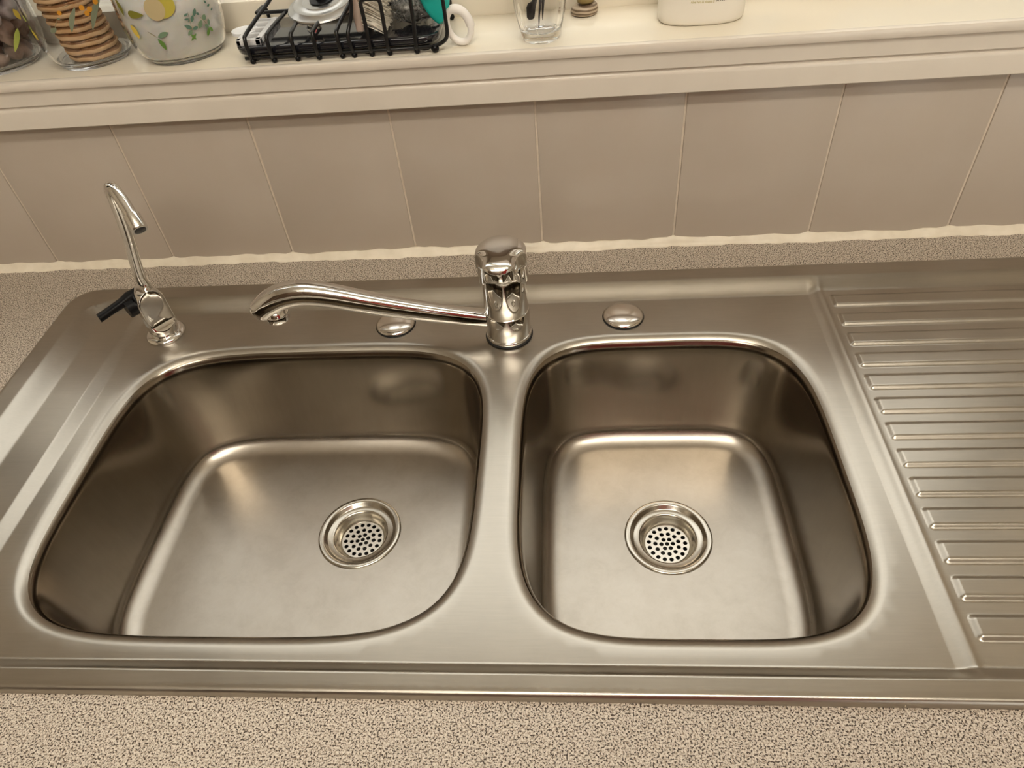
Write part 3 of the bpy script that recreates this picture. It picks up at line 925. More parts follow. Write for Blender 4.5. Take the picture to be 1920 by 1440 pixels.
# ------------------------------------------------------------------ things on the window sill
def fade(name, col, rough=0.6):
    return plain(name, col, rough)
M['leafdark'] = plain('leaf_print_olive', (0.20, 0.19, 0.02), 0.5)
M['leafgrey'] = plain('leaf_print_grey_green', (0.20, 0.22, 0.14), 0.5)
M['leafsage'] = plain('leaf_print_sage', (0.17, 0.26, 0.16), 0.5)
M['leafgreen'] = plain('leaf_print_green', (0.13, 0.26, 0.05), 0.5)
M['leafblue'] = plain('leaf_print_blue_green', (0.10, 0.19, 0.14), 0.5)
M['leaflime'] = plain('leaf_print_lime', (0.42, 0.48, 0.10), 0.5)
M['petal'] = plain('petal_print_yellow', (0.75, 0.55, 0.08), 0.5)
M['berry'] = plain('berry_print_orange', (0.62, 0.27, 0.02), 0.5)
M['lemon'] = plain('lemon_print_yellow', (0.50, 0.42, 0.06), 0.5)
M['lemonflesh'] = plain('lemon_print_beige', (0.52, 0.42, 0.23), 0.5)
M['twig'] = plain('twig_print', (0.30, 0.24, 0.13), 0.5)
M['flour'] = plain('white_flour', (0.95, 0.92, 0.85), 0.9, sss=0.6)
M['rusk'] = noisy('baked_rusk', (0.66, 0.40, 0.19), (0.78, 0.54, 0.30), 45, 0.8, 0.4, 260)
M['ruskedge'] = noisy('browned_rusk', (0.24, 0.10, 0.03), (0.40, 0.20, 0.08), 80, 0.8, 0.5, 300)
M['nutbrown'] = noisy('brown_nut', (0.16, 0.09, 0.06), (0.36, 0.24, 0.18), 70, 0.6, 0.6, 150)
M['nutpale'] = noisy('pale_nut', (0.42, 0.34, 0.31), (0.68, 0.60, 0.58), 60, 0.6, 0.6, 150)
M['stone'] = noisy('banded_stone', (0.13, 0.09, 0.055), (0.36, 0.27, 0.18), 6, 0.45)
M['stone2'] = noisy('olive_brown_stone', (0.16, 0.11, 0.03), (0.25, 0.18, 0.06), 40, 0.4)
M['bottle'] = plain('white_bottle_plastic', (0.83, 0.78, 0.68), 0.32, sss=0.05)
M['inknavy'] = plain('navy_ink', (0.03, 0.03, 0.10), 0.5)
M['inkblack'] = plain('black_ink', (0.04, 0.04, 0.02), 0.5)
M['inkgold'] = plain('gold_ink', (0.42, 0.36, 0.06), 0.5)
M['inkgreen'] = plain('green_ink', (0.06, 0.15, 0.005), 0.5)
M['inklime'] = plain('pale_green_ink', (0.40, 0.40, 0.12), 0.5)
M['bristle'] = noisy('cream_bristle', (0.62, 0.56, 0.44), (0.78, 0.73, 0.62), 90, 0.7)
M['block'] = noisy('beige_brush_block', (0.55, 0.42, 0.34), (0.66, 0.53, 0.45), 40, 0.5)
M['wool'] = noisy('grey_steel_wool', (0.10, 0.10, 0.09), (0.34, 0.33, 0.31), 260, 0.4, 0.6, 400, metal=0.6)
M['foil'] = plain('crumpled_foil', (0.82, 0.82, 0.82), 0.2, 1.0)
M['darkmetal'] = plain('dark_metal', (0.05, 0.045, 0.05), 0.35, 0.7)
M['tabwhite'] = plain('white_tab', (0.85, 0.85, 0.86), 0.3)
M['print_white'] = plain('white_print', (0.86, 0.83, 0.78), 0.5)

def stone_bands():
    m = M['stone']; nt = m.node_tree; b = nt.nodes['Principled BSDF']
    tc = nd(nt, 'ShaderNodeTexCoord'); w = nd(nt, 'ShaderNodeTexWave', Scale=95.0, Distortion=1.6, bands_direction='Z')
    w.inputs['Detail'].default_value = 2
    nt.links.new(tc.outputs['Object'], w.inputs['Vector'])
    r = ramp(nt, [(0.2, (0.15, 0.10, 0.06)), (0.6, (0.40, 0.31, 0.21)), (0.9, (0.46, 0.37, 0.27))])
    nt.links.new(w.outputs['Fac'], r.inputs['Fac']); nt.links.new(r.outputs['Color'], b.inputs['Base Color'])
stone_bands()

# ---- storage jars of clear printed glass
JARP = [(0.0, 0.0006), (0.66, 0.0), (0.74, 0.0012), (0.86, 0.0075), (0.945, 0.0185), (0.985, 0.031), (1.0, 0.045), (1.0, 0.120), (0.985, 0.135), (0.93, 0.147), (0.88, 0.153), (0.88, 0.160)]
def jar_radius(R, z):
    zs = [p[1] for p in JARP[1:]]; rs = [p[0] for p in JARP[1:]]
    return R * float(np.interp(z, zs, rs))

def jar(x, y, R, label):
    r = tag(empty('storage_jar', (x, y, ZS)), label, 'jar', 'printed glass jars on the window sill')
    P = spline([(R * a, b) for a, b in JARP], 4)
    outer = [(max(0, p[0]), max(p[1], 0.0)) for p in P]; outer[0] = (0.0, 0.0006)
    t = 0.0021
    inner = [(max(p[0] - t, 0.0), max(p[1], 0.0) + (0.0040 if p[1] < 0.004 else 0.0006)) for p in P]
    ob = [outer[0]] + [o for o in outer[1:] if o[0] > 0.002]
    ib = [i for i in inner if i[0] > 0.002][::-1] + [(0.0, 0.0040)]
    ib = [i for i in ib if i[1] >= 0.0040] if True else ib
    V, F = lathe(ob + ib, 64)
    mesh_obj('glass', V, F, M['glass'], r)
    # pale wooden lid with a knob, closing the mouth
    lv = [(0.0, 0.1560), (R * 0.80, 0.1560), (R * 0.82, 0.1606), (R * 0.90, 0.1608), (R * 0.92, 0.166), (R * 0.90, 0.172), (0.012, 0.173), (0.010, 0.178), (0.016, 0.186), (0.012, 0.193), (0.0, 0.195)]
    mesh_obj('lid', *lathe(lv, 48), M['block'], r, sharp=50)
    return r

def leaf2(L, W, bend=0.0, n=9, fat=1.0):
    """flat leaf outline pointing along +u"""
    up, dn = [], []
    for i in range(n + 1):
        t = i / n
        w = W * math.sin(PI * t ** fat) ** 0.8
        c = bend * math.sin(PI * t)
        up.append((L * t, c + w)); dn.append((L * t, c - w))
    return up + dn[::-1][1:-1]

def decal(root, R, pts, mat, name, layer=0):
    """pts: outline in (angle deg from the front, height above the sill); laid on the jar's glass"""
    ox, oy = 0, 0
    c = np.mean(pts, 0)
    V = []
    for k in (0.0, 0.5, 1.0):
        for p in pts:
            a, z = c + (np.array(p) - c) * (0.02 if k == 0 else k)
            rr = jar_radius(R, z) + 0.0005 + 0.00025 * layer
            V.append((rr * math.sin(math.radians(a)), -rr * math.cos(math.radians(a)), z))
    n = len(pts); F = [tuple(range(n))]
    for i in range(2):
        for k in range(n):
            k2 = (k + 1) % n
            F.append((i * n + k, i * n + k2, (i + 1) * n + k2, (i + 1) * n + k))
    return mesh_obj(name, V, F, mat, root, smooth=False)

def leaf_on(root, R, base, tip, width, mat, bend=0.0, name='printed_leaf', fat=1.0, layer=0):
    """leaf from base to tip, both (deg, z above sill); width in metres"""
    kd = math.radians(1) * R
    b = np.array([base[0] * kd, base[1]]); t = np.array([tip[0] * kd, tip[1]])
    d = t - b; L = np.linalg.norm(d); u = d / L; v = np.array([-u[1], u[0]])
    pts = [((b + u * p[0] + v * p[1])[0] / kd, (b + u * p[0] + v * p[1])[1]) for p in leaf2(L, width / 2, bend, fat=fat)]
    return decal(root, R, pts, mat, name, layer)

def dot_on(root, R, c, r, mat, name, sx=1.0, layer=0, n=18):
    kd = math.radians(1) * R
    pts = [(c[0] + r * sx * math.cos(a) / kd, c[1] + r * math.sin(a)) for a in np.linspace(0, 2 * PI, n + 1)[:-1]]
    return decal(root, R, pts, mat, name, layer)

JY = 0.033
# jar of flour
R3 = 0.0490
j3 = jar(-0.352, JY, R3, 'rounded glass jar printed with green sprigs, holding white flour')
h = -ZS
leaf_on(j3, R3, (-33, 0.302 + h), (-29.2, 0.2862 + h), 0.0052, M['leafdark'], 0.0006)
leaf_on(j3, R3, (-21.5, 0.2885 + h), (-2.0, 0.2876 + h), 0.0070, M['leafdark'], 0.0, fat=0.6)
leaf_on(j3, R3, (-42.3, 0.2765 + h), (-45.5, 0.2560 + h), 0.0050, M['leafgrey'], 0.0006)
leaf_on(j3, R3, (-24.8, 0.2790 + h), (-21.0, 0.2660 + h), 0.0062, M['petal'], 0.0004, name='printed_petal', fat=0.8)
leaf_on(j3, R3, (-20.8, 0.2735 + h), (-19.5, 0.2670 + h), 0.0020, M['petal'], 0.0002, name='printed_petal')
leaf_on(j3, R3, (-31.5, 0.3010 + h), (-37.5, 0.2770 + h), 0.0006, M['twig'], -0.0012, name='printed_twig')
leaf_on(j3, R3, (-5.6, 0.2733 + h), (3.2, 0.2668 + h), 0.0009, M['twig'], name='printed_twig')
leaf_on(j3, R3, (3.6, 0.2672 + h), (16.4, 0.2706 + h), 0.0046, M['leafsage'])
leaf_on(j3, R3, (2.6, 0.2660 + h), (6.5, 0.2545 + h), 0.0046, M['leafgreen'], 0.0006)
for b, t, w, m in [((53.6, 0.2850), (49.0, 0.2785), 0.0034, 'leafblue'), ((48.5, 0.2800), (44.5, 0.2745), 0.0032, 'leafblue'), ((53.0, 0.2808), (56.0, 0.2785), 0.0022, 'leafblue'),
                   ((44.0, 0.2826), (38.5, 0.2812), 0.0020, 'leafblue'), ((43.5, 0.2778), (37.5, 0.2783), 0.0017, 'leafblue'), ((43.5, 0.2775), (41.0, 0.2752), 0.0015, 'leafblue'),
                   ((63.0, 0.2770), (58.5, 0.2725), 0.0050, 'leafsage'), ((56.5, 0.2735), (50.5, 0.2672), 0.0044, 'leafsage'),
                   ((35.5, 0.2735), (43.0, 0.2692), 0.0036, 'leafblue'), ((43.0, 0.2682), (50.0, 0.2690), 0.0032, 'leafblue'), ((42.5, 0.2680), (36.0, 0.2640), 0.0036, 'leafsage'),
                   ((65.8, 0.2725), (64.0, 0.2660), 0.0030, 'leafsage'), ((58.5, 0.2685), (63.5, 0.2650), 0.0034, 'leafsage'), ((63.5, 0.2650), (58.5, 0.2575), 0.0034, 'leafgreen'), ((64.0, 0.2652), (68.0, 0.2600), 0.0032, 'leafgreen'),
                   ((39.0, 0.2650), (43.5, 0.2585), 0.0024, 'leafgreen'), ((45.5, 0.2640), (37.5, 0.2585), 0.0024, 'leafgreen'),
                   ((67.5, 0.2880), (70.5, 0.2850), 0.0020, 'leafblue'), ((70.0, 0.2822), (74.5, 0.2830), 0.0020, 'leafblue'), ((73.5, 0.2775), (77.5, 0.2790), 0.0020, 'leafblue')]:
    leaf_on(j3, R3, (b[0], b[1] + h), (t[0], t[1] + h), w, M[m])
leaf_on(j3, R3, (44.5, 0.2850 + h), (42.0, 0.2680 + h), 0.0005, M['twig'], 0.0, name='printed_twig')
leaf_on(j3, R3, (56.0, 0.2770 + h), (62.0, 0.2680 + h), 0.0005, M['twig'], 0.0, name='printed_twig')
dot_on(j3, R3, (19.5, 0.2935 + h), 0.0108, M['lemon'], 'printed_lemon', 1.15, 0, 28)
dot_on(j3, R3, (12.0, 0.2915 + h), 0.0098, M['lemonflesh'], 'printed_lemon_face', 0.92, 1, 28)
fl = [(0.0, 0.0050)] + [(jar_radius(R3, z) - 0.0024, z + 0.0003) for z in (0.0045, 0.010, 0.018, 0.030, 0.045, 0.056)] + [(0.040, 0.0590), (0.025, 0.0606), (0.0, 0.0598)]
V, F = lathe(fl, 48, (-0.352, JY, ZS))
fo = mesh_obj('flour', V, F, M['flour'])
tag(fo, 'white flour filling the lower part of the sprig printed jar', 'flour', kind='stuff')

# jar of rusks
R2 = 0.0455
j2 = jar(-0.4505, JY, R2, 'clear glass jar printed with orange berries, holding stacked rusks')
leaf_on(j2, R2, (72.0, 0.300 + h), (43.0, 0.2725 + h), 0.0056, M['leafgrey'], -0.0026)
leaf_on(j2, R2, (36.0, 0.2955 + h), (20.0, 0.2745 + h), 0.0046, M['leafgrey'], -0.0014)
leaf_on(j2, R2, (36.0, 0.2985 + h), (22.0, 0.2970 + h), 0.0006, M['twig'], 0.0, name='printed_twig')
leaf_on(j2, R2, (10.0, 0.2870 + h), (3.5, 0.2800 + h), 0.0009, M['twig'], 0.0, name='printed_twig')
leaf_on(j2, R2, (5.5, 0.2805 + h), (-4.0, 0.2772 + h), 0.0044, M['leafgrey'], 0.0)
leaf_on(j2, R2, (11.0, 0.2885 + h), (15.0, 0.2878 + h), 0.0022, M['leafgrey'], 0.0)
for a, z, w in ((42.3, 0.2934, 0.0024), (50, 0.2906, 0.0024), (45.2, 0.2880, 0.0024), (60.3, 0.2950, 0.0026), (17.0, 0.2931, 0.0020)):
    dot_on(j2, R2, (a, z + h), w, M['berry'], 'printed_berry', 1.0, 1, 14)
leaf_on(j2, R2, (-38.0, 0.2775 + h), (-33.0, 0.2680 + h), 0.0058, M['petal'], 0.0, name='printed_petal', fat=0.8)
leaf_on(j2, R2, (-44.0, 0.2900 + h), (-38.0, 0.2855 + h), 0.0060, M['leaflime'], 0.0)

ORD = ['lowest', 'second lowest', 'third lowest', 'fourth lowest', 'fifth lowest', 'sixth lowest', 'seventh lowest', 'eighth lowest', 'ninth lowest', 'tenth lowest', 'eleventh lowest', 'topmost']
def rusk_mesh(seed):
    q = random.Random(seed); R = 0.0262; N = 44
    ph = [q.uniform(0, 6) for _ in range(4)]
    def rr(a): return R * (1 + 0.012 * math.sin(5 * a + ph[0]) + 0.010 * math.sin(11 * a + ph[1]) + 0.006 * math.sin(23 * a + ph[2]))
    prof = [(0.0, 0.0001), (0.80, 0.0), (0.93, 0.0004), (0.985, 0.0016), (1.0, 0.0032), (0.985, 0.0050), (0.93, 0.0062), (0.80, 0.0066), (0.4, 0.0064), (0.0, 0.0062)]
    V = [(0, 0, prof[0][1])]; F = []
    for a, z in prof[1:-1]:
        for k in range(N):
            t = 2 * PI * k / N
            V.append((a * rr(t) * math.cos(t), a * rr(t) * math.sin(t), z + (0.0003 * math.sin(7 * t + ph[3]) if a > 0.9 else 0)))
    V.append((0, 0, prof[-1][1]))
    m = len(prof) - 2
    for k in range(N):
        k2 = (k + 1) % N
        F.append((0, 1 + k2, 1 + k))
        for i in range(m - 1):
            F.append((1 + i * N + k, 1 + i * N + k2, 1 + (i + 1) * N + k2, 1 + (i + 1) * N + k))
        F.append((1 + (m - 1) * N + k, 1 + (m - 1) * N + k2, len(V) - 1))
    me = bpy.data.meshes.new('rusk'); me.from_pydata(V, [], F)
    me.polygons.foreach_set('use_smooth', [True] * len(me.polygons))
    me.materials.append(M['rusk']); me.materials.append(M['ruskedge'])
    for i, p in enumerate(me.polygons):           # browned rims where the rusk was cut
        zc = p.center.z; rc = math.hypot(p.center.x, p.center.y)
        p.material_index = 1 if (rc > 0.0225 and (zc < 0.0014 or zc > 0.0052)) else 0
    me.update(); return me
RM = [rusk_mesh(k) for k in range(4)]
for i in range(12):
    o = link(bpy.data.objects.new('rusk', RM[i % 4]))
    q = random.Random(i * 3 + 1)
    o.location = (-0.4465 - 0.0011 * i + q.uniform(-0.0006, 0.0006), JY - 0.001 + q.uniform(-0.0008, 0.0008), ZS + 0.0047 + i * 0.0068)
    o.rotation_euler = (q.uniform(-0.004, 0.004), q.uniform(-0.004, 0.004), q.uniform(0, 6))
    tag(o, ORD[i] + ' round brown rusk of the stack in the glass jar', 'biscuit', 'rusks stacked in the glass jar')

# jar of nuts
R1 = 0.0500
j1 = jar(-0.5560, JY, R1, 'glass jar printed with lime green leaves, holding brown and pale nuts')
leaf_on(j1, R1, (74.0, 0.2740 + h), (58.0, 0.2550 + h), 0.0060, M['leaflime'], 0.0, fat=0.8)
leaf_on(j1, R1, (80.0, 0.2900 + h), (84.0, 0.2790 + h), 0.0060, M['petal'], 0.0, name='printed_petal')
nut_meshes = []
for k in range(5):
    V, F = ico((0, 0, 0), 0.0102, 3, 0.24, (1.12, 0.88, 0.86), seed=k)
    me = bpy.data.meshes.new('nut'); me.from_pydata(V, [], F); me.polygons.foreach_set('use_smooth', [True] * len(me.polygons))
    me.materials.append(M['nutbrown'] if k < 3 else M['nutpale']); me.update(); nut_meshes.append(me)
for lay in range(4):
    z = 0.0152 + lay * 0.0185
    rmax = jar_radius(R1, z - 0.008) - 0.0160
    spots = [(0, 0)]
    if rmax > 0.03:
        spots += [(rmax * math.cos(t + lay * 0.4), rmax * math.sin(t + lay * 0.4)) for t in np.linspace(0, 2 * PI, 10)[:-1]]
        spots[0] = (0.006, 0.003)
    else:
        spots += [(rmax * math.cos(t), rmax * math.sin(t)) for t in np.linspace(0, 2 * PI, 7)[:-1]]
    for k, (dx, dy) in enumerate(spots):
        q = random.Random(lay * 50 + k)
        pale = q.random() < (0.05 + 0.13 * lay)
        o = link(bpy.data.objects.new('nut', nut_meshes[q.choice((3, 4)) if pale else q.choice((0, 1, 2))]))
        o.location = (-0.5560 + dx, JY + dy, ZS + z + q.uniform(-0.0006, 0.0006))
        o.rotation_euler = (q.uniform(0, 6), q.uniform(0, 6), q.uniform(0, 6))
        tag(o, 'pale nut in the heap in the lime leaf printed jar' if pale else 'wrinkled brown nut in the heap in the lime leaf printed jar', 'nut', 'pale nuts in the jar' if pale else 'brown nuts in the jar')

# ---- black wire rack with its tray
rk = tag(empty('wire_rack', (-0.18, 0.03, ZS)), 'black coated wire rack standing over a glossy black tray', 'rack')
def rl(p): return (p[0] + 0.18, p[1] - 0.03, p[2] - ZS)
WR = 0.00185
def wire(pts, n=6, name='wire', rad=WR):
    V, F = tube([rl(p) for p in spline(pts, n)], rad, 10)
    return mesh_obj(name, V, F, M['wire'], rk)
def foot(x, y=-0.0125):
    V, F = ico(rl((x, y, ZS + 0.0028)), 0.0028, 2)
    mesh_obj('foot_cap', V, F, M['blackplastic'], rk)
low = [(-0.2655, -0.2480, 0.2800), (-0.2440, -0.2425, 0.2632), (-0.2205, -0.2222, 0.2632), (-0.1990, -0.1950, 0.2660), (-0.1760, -0.1685, 0.2740)]
for xf, xb, zb_ in low:
    wire([(xf - 0.001, -0.0120, ZS + 0.0040), (xf, -0.0155, ZS + 0.0095), (xf, -0.0168, ZS + 0.017), (xf, -0.0155, ZS + 0.0245), (xf + 0.0006, -0.0105, ZS + 0.0272),
          ((xf + xb) / 2, 0.010, (0.2635 + zb_) / 2), (xb, 0.030, zb_), (xb + (xb - xf) * 0.4, 0.046, zb_ + (zb_ - 0.2635) * 0.55)])
    foot(xf)
wire([(-0.1645, -0.0120, ZS + 0.0040), (-0.1650, -0.0158, ZS + 0.012), (-0.1655, -0.0160, ZS + 0.022), (-0.1628, -0.0120, ZS + 0.030), (-0.1590, -0.0105, ZS + 0.040), (-0.1568, -0.0105, ZS + 0.052), (-0.1560, -0.0100, ZS + 0.064)]); foot(-0.1645)
wire([(-0.1470, -0.0125, ZS + 0.0040), (-0.1468, -0.0160, ZS + 0.010), (-0.1470, -0.0150, ZS + 0.030), (-0.1478, -0.0140, ZS + 0.0450), (-0.1470, -0.0138, ZS + 0.0495), (-0.1440, -0.0138, ZS + 0.0510),
      (-0.1385, -0.0138, ZS + 0.0512), (-0.1330, -0.0138, ZS + 0.0508), (-0.1302, -0.0138, ZS + 0.0490), (-0.1296, -0.0140, ZS + 0.0440), (-0.1296, -0.0150, ZS + 0.030), (-0.1296, -0.0160, ZS + 0.010), (-0.1296, -0.0125, ZS + 0.004)], 5); foot(-0.1470); foot(-0.1296)
wire([(-0.1030, -0.0125, ZS + 0.0040), (-0.1026, -0.0160, ZS + 0.010), (-0.1016, -0.0150, ZS + 0.030), (-0.1014, -0.0140, ZS + 0.052), (-0.1005, -0.0138, ZS + 0.060), (-0.0950, -0.0138, ZS + 0.064),
      (-0.0790, -0.0138, ZS + 0.064), (-0.0728, -0.0138, ZS + 0.060), (-0.0720, -0.0138, ZS + 0.050), (-0.0716, -0.0135, ZS + 0.030), (-0.0718, -0.0130, ZS + 0.0175), (-0.0745, -0.0125, ZS + 0.0115), (-0.0800, -0.0125, ZS + 0.0080), (-0.0850, -0.0125, ZS + 0.0062)], 5); foot(-0.1030)
V, F = ico(rl((-0.0855, -0.0125, ZS + 0.0042)), 0.0040, 2); mesh_obj('foot_cap', V, F, M['blackplastic'], rk)
wire([(-0.272, 0.0475, 0.2640), (-0.20, 0.0475, 0.2640), (-0.13, 0.0475, 0.2640), (-0.0790, 0.0475, 0.2640)], 3, 'cross_rod')
wire([(-0.272, -0.0130, ZS + 0.0058), (-0.20, -0.0130, ZS + 0.0058), (-0.0850, -0.0130, ZS + 0.0058)], 3, 'cross_rod', 0.0016)
for x in (-0.272, -0.0790):
    wire([(x, 0.0475, 0.2640), (x, 0.0700, 0.2630), (x, 0.0760, 0.2560), (x, 0.0765, 0.2450), (x, 0.0765, ZS + 0.0030)], 4, 'back_leg')
    V, F = ico(rl((x, 0.0765, ZS + 0.0030)), 0.0030, 2); mesh_obj('foot_cap', V, F, M['blackplastic'], rk)

tr = tag(empty('black_tray', (-0.182, 0.030, ZS)), 'glossy black plastic tray with a slotted grip lying under the wire rack', 'tray')
def rrect(x0, x1, y0, y1, r, n=8):
    L = []
    for cx, cy, a0 in ((x1 - r, y1 - r, 0), (x0 + r, y1 - r, 90), (x0 + r, y0 + r, 180), (x1 - r, y0 + r, 270)):
        for k in range(n + 1):
            t = math.radians(a0 + 90 * k / n); L.append((cx + r * math.cos(t), cy + r * math.sin(t)))
    return L
rings = []
for ins, z in ((0.004, 0.0068), (0.0015, 0.0076), (0.0004, 0.0090), (0.0, 0.0132), (0.0004, 0.0145), (0.0018, 0.0152), (0.004, 0.0153), (0.012, 0.0151)):
    rings.append([(x, y, z) for x, y in rrect(-0.1005 + ins, 0.1005 - ins, -0.0420 + ins, 0.0430 - ins, 0.016 - ins * 0.5)])
mesh_obj('shell', *loft(rings), M['tray'], tr, sharp=60)
fb = MB()
for sx in (-0.085, -0.03, 0.03, 0.085):
    for sy in (-0.030, 0.032):
        V, F = lathe([(0, 0), (0.0050, 0), (0.0060, 0.0072), (0, 0.0072)], 16, (sx, sy, 0)); 
        mesh_obj('foot', V, F, M['blackplastic'], tr, sharp=50)
g = MB()
gx0, gx1, gy0, gy1, gz0, gz1 = -0.0975, -0.0730, -0.0360, 0.0270, 0.0150, 0.0205
for a, b in (((gx0, gy0, gz0), (gx0 + 0.0045, gy1, gz1)), ((gx1 - 0.0055, gy0, gz0), (gx1, gy1, gz1)), ((gx0, gy0, gz0), (gx1, gy0 + 0.006, gz1))): g.box(a, b, 0.0007)
for yy in (-0.018, -0.002, 0.014, 0.0235): g.box((gx0, yy, gz0), (gx1, yy + 0.0042, gz1 - 0.0005), 0.0006)
g.obj('slotted_grip', M['greyplastic'], tr, sharp=40)
V, F = loft([[(-0.1010 + 0.0135 * math.cos(a), 0.0020 + 0.0125 * math.sin(a), z) for a in np.linspace(0, 2 * PI, 25)[:-1]] for z in (0.0153, 0.0180)])
mesh_obj('end_tab', V, F, M['tabwhite'], tr, sharp=50)

# sink plug lying on the wires
pl = tag(empty('sink_plug', (-0.1990, 0.0385, 0.2690)), 'round stepped steel sink plug with black centre resting on the wire rack', 'plug')
pl.rotation_euler = (math.radians(9), math.radians(-2), 0)
V, F = lathe([(0.0, -0.0035), (0.026, -0.0035), (0.0285, -0.0015), (0.0352, -0.0008), (0.0358, 0.0004), (0.0350, 0.0018), (0.0300, 0.0040), (0.0288, 0.0050), (0.0280, 0.0050), (0.0265, 0.0046), (0.0210, 0.0052), (0.0195, 0.0064), (0.0185, 0.0064), (0.0130, 0.0060), (0.0, 0.0060)], 64)
mesh_obj('disc', V, F, M['plug'], pl, sharp=35)
V, F = lathe([(0.0, 0.0056), (0.0118, 0.0058), (0.0120, 0.0072), (0.0105, 0.0078), (0.006, 0.0080), (0.0048, 0.0120), (0.0065, 0.0160), (0.0, 0.0170)], 32)
mesh_obj('knob', V, F, M['blackplastic'], pl, sharp=40)

V, F = ico((-0.2050, 0.0120, ZS + 0.0215), 0.0062, 2, 0.30, (1.1, 0.8, 0.9), seed=9)
tag(mesh_obj('foil_scrap', V, F, M['foil'], smooth=False), 'small crumpled scrap of silver foil on the black tray', 'foil')

# scrubbing brush: beige block with cream bristles
br = tag(empty('scrubbing_brush', (-0.148, 0.012, ZS + 0.0155)), 'scrubbing brush with beige block and cream bristles leaning in the rack', 'brush')
bk = MB().box((-0.0130, -0.0135, 0.0030), (-0.0055, 0.0280, 0.0760), 0.0022)
o = bk.obj('block', M['block'], br, sharp=50)
q = random.Random(4)
bm_ = MB()
for i in range(1500):
    y = q.uniform(-0.0120, 0.0260); z = q.uniform(0.0090, 0.0740)
    L = q.uniform(0.0210, 0.0250)
    d = Vector((0.86 + q.uniform(-0.06, 0.06), -0.10 + q.uniform(-0.10, 0.10), -0.40 + q.uniform(-0.06, 0.06))).normalized()
    b0 = Vector((-0.0060, y, z)); w = 0.00042
    e = b0 + d * L
    if e.z < 0.0006: e.z = 0.0006 + q.random() * 0.001
    m_ = (b0 + e) / 2 + Vector((0, 0, 0.0008))
    n0 = len(bm_.V)
    for p, k in ((b0, w), (m_, w), (e, w * 0.7)):
        for t in (0, 2.1, 4.2):
            bm_.V.append((p.x + k * math.cos(t) * 0.5, p.y + k * math.sin(t), p.z + k * math.cos(t)))
    for a in (0, 3):
        for k in range(3):
            k2 = (k + 1) % 3
            bm_.F.append((n0 + a + k, n0 + a + k2, n0 + a + 3 + k2, n0 + a + 3 + k))
    bm_.F.append((n0 + 6, n0 + 7, n0 + 8))
o = bm_.obj('bristles', M['bristle'], br, smooth=False); o['kind'] = 'stuff'

# steel wool
sw = tag(empty('steel_wool_pad', (-0.1080, 0.0260, ZS + 0.0155)), 'matted grey steel wool pad on the tray beside the teal brush', 'scourer')
V, F = ico((0, 0, 0.0135), 0.0150, 3, 0.12, (1.25, 0.95, 0.80), seed=3)
mesh_obj('pad', V, F, M['wool'], sw)
q = random.Random(8); cw = MB()
for i in range(260):
    t, u = q.uniform(0, 2 * PI), q.uniform(-0.6, 1)
    c = Vector((math.cos(t) * math.sqrt(1 - u * u) * 0.0185, math.sin(t) * math.sqrt(1 - u * u) * 0.0142, 0.0135 + u * 0.0120))
    P = [c + Vector((q.gauss(0, 0.0026), q.gauss(0, 0.0026), q.gauss(0, 0.0022))) for _ in range(4)]
    for p in P: p.z = max(p.z, 0.0006)
    V, F = tube(spline(P, 2), 0.00026, 4)
    cw.add(V, F)
o = cw.obj('strands', M['wool'], sw); o['kind'] = 'stuff'

# teal brush with white hanging ring
tb = tag(empty('dish_brush', (-0.0625, 0.004, ZS)), 'dish brush with teal handle ending in a white hanging ring', 'brush')
rings = []
C0 = Vector((0.0, 0.0, 0.0182))
tilt = math.radians(20)
for k in range(48):
    t = 2 * PI * k / 48
    rx, rz = 0.0108, 0.0148
    cx, cz = rx * math.cos(t), rz * math.sin(t)
    th_ = 0.0031 if math.sin(t + 0.9) < 0.55 else 0.0042
    ring = []
    for j in range(12):
        a = 2 * PI * j / 12
        ex, ez = math.cos(t) * th_ * math.cos(a), math.sin(t) * th_ * math.cos(a)
        X, Z = cx + ex, cz + ez
        ring.append((X * math.cos(tilt) - Z * math.sin(tilt) * 1.0, 0.0042 * math.sin(a) + Z * 0.12, C0.z + Z * math.cos(tilt) + X * math.sin(tilt)))
    rings.append(ring)
V, F = loft(rings, cap=False)
n_ = 12; K = 48
for j in range(n_):
    j2 = (j + 1) % n_
    F.append(((K - 1) * n_ + j, (K - 1) * n_ + j2, j2, j))
zmin = min(v[2] for v in V)
V = [(v[0], v[1], v[2] - zmin + 0.0002) for v in V]
mesh_obj('hanging_ring', V, F, M['whiteplastic'], tb)
hp = [(-0.0160, 0.0045, 0.0190, 0.0010), (-0.0165, 0.0045, 0.0225, 0.0052), (-0.0168, 0.0050, 0.0285, 0.0098), (-0.0185, 0.0060, 0.0365, 0.0132), (-0.0225, 0.0080, 0.0470, 0.0142), (-0.0300, 0.0110, 0.0620, 0.0125), (-0.0400, 0.0150, 0.0830, 0.0095), (-0.0520, 0.0200, 0.1080, 0.0080)]
rings = []
for x, y, z, w in [tuple(p) for p in spline(hp, 4)]:
    t_ = 0.0048 if w > 0.004 else max(w, 0.001)
    u = Vector((0.90, 0.05, 0.42))
    rings.append([(x + u.x * w * math.cos(a), y + u.y * w * math.cos(a) + t_ * math.copysign(abs(math.sin(a)) ** 0.8, math.sin(a)), z + u.z * w * math.cos(a)) for a in np.linspace(0, 2 * PI, 25)[:-1]])
mesh_obj('handle', *loft(rings), M['teal'], tb)
V, F = lathe([(0.0, 0.0), (0.014, 0.0), (0.020, 0.010), (0.020, 0.020), (0.0, 0.022)], 32)
mesh_obj('head', [(v[0] - 0.056, v[1] + 0.022, v[2] + 0.103) for v in V], F, M['whiteplastic'], tb)

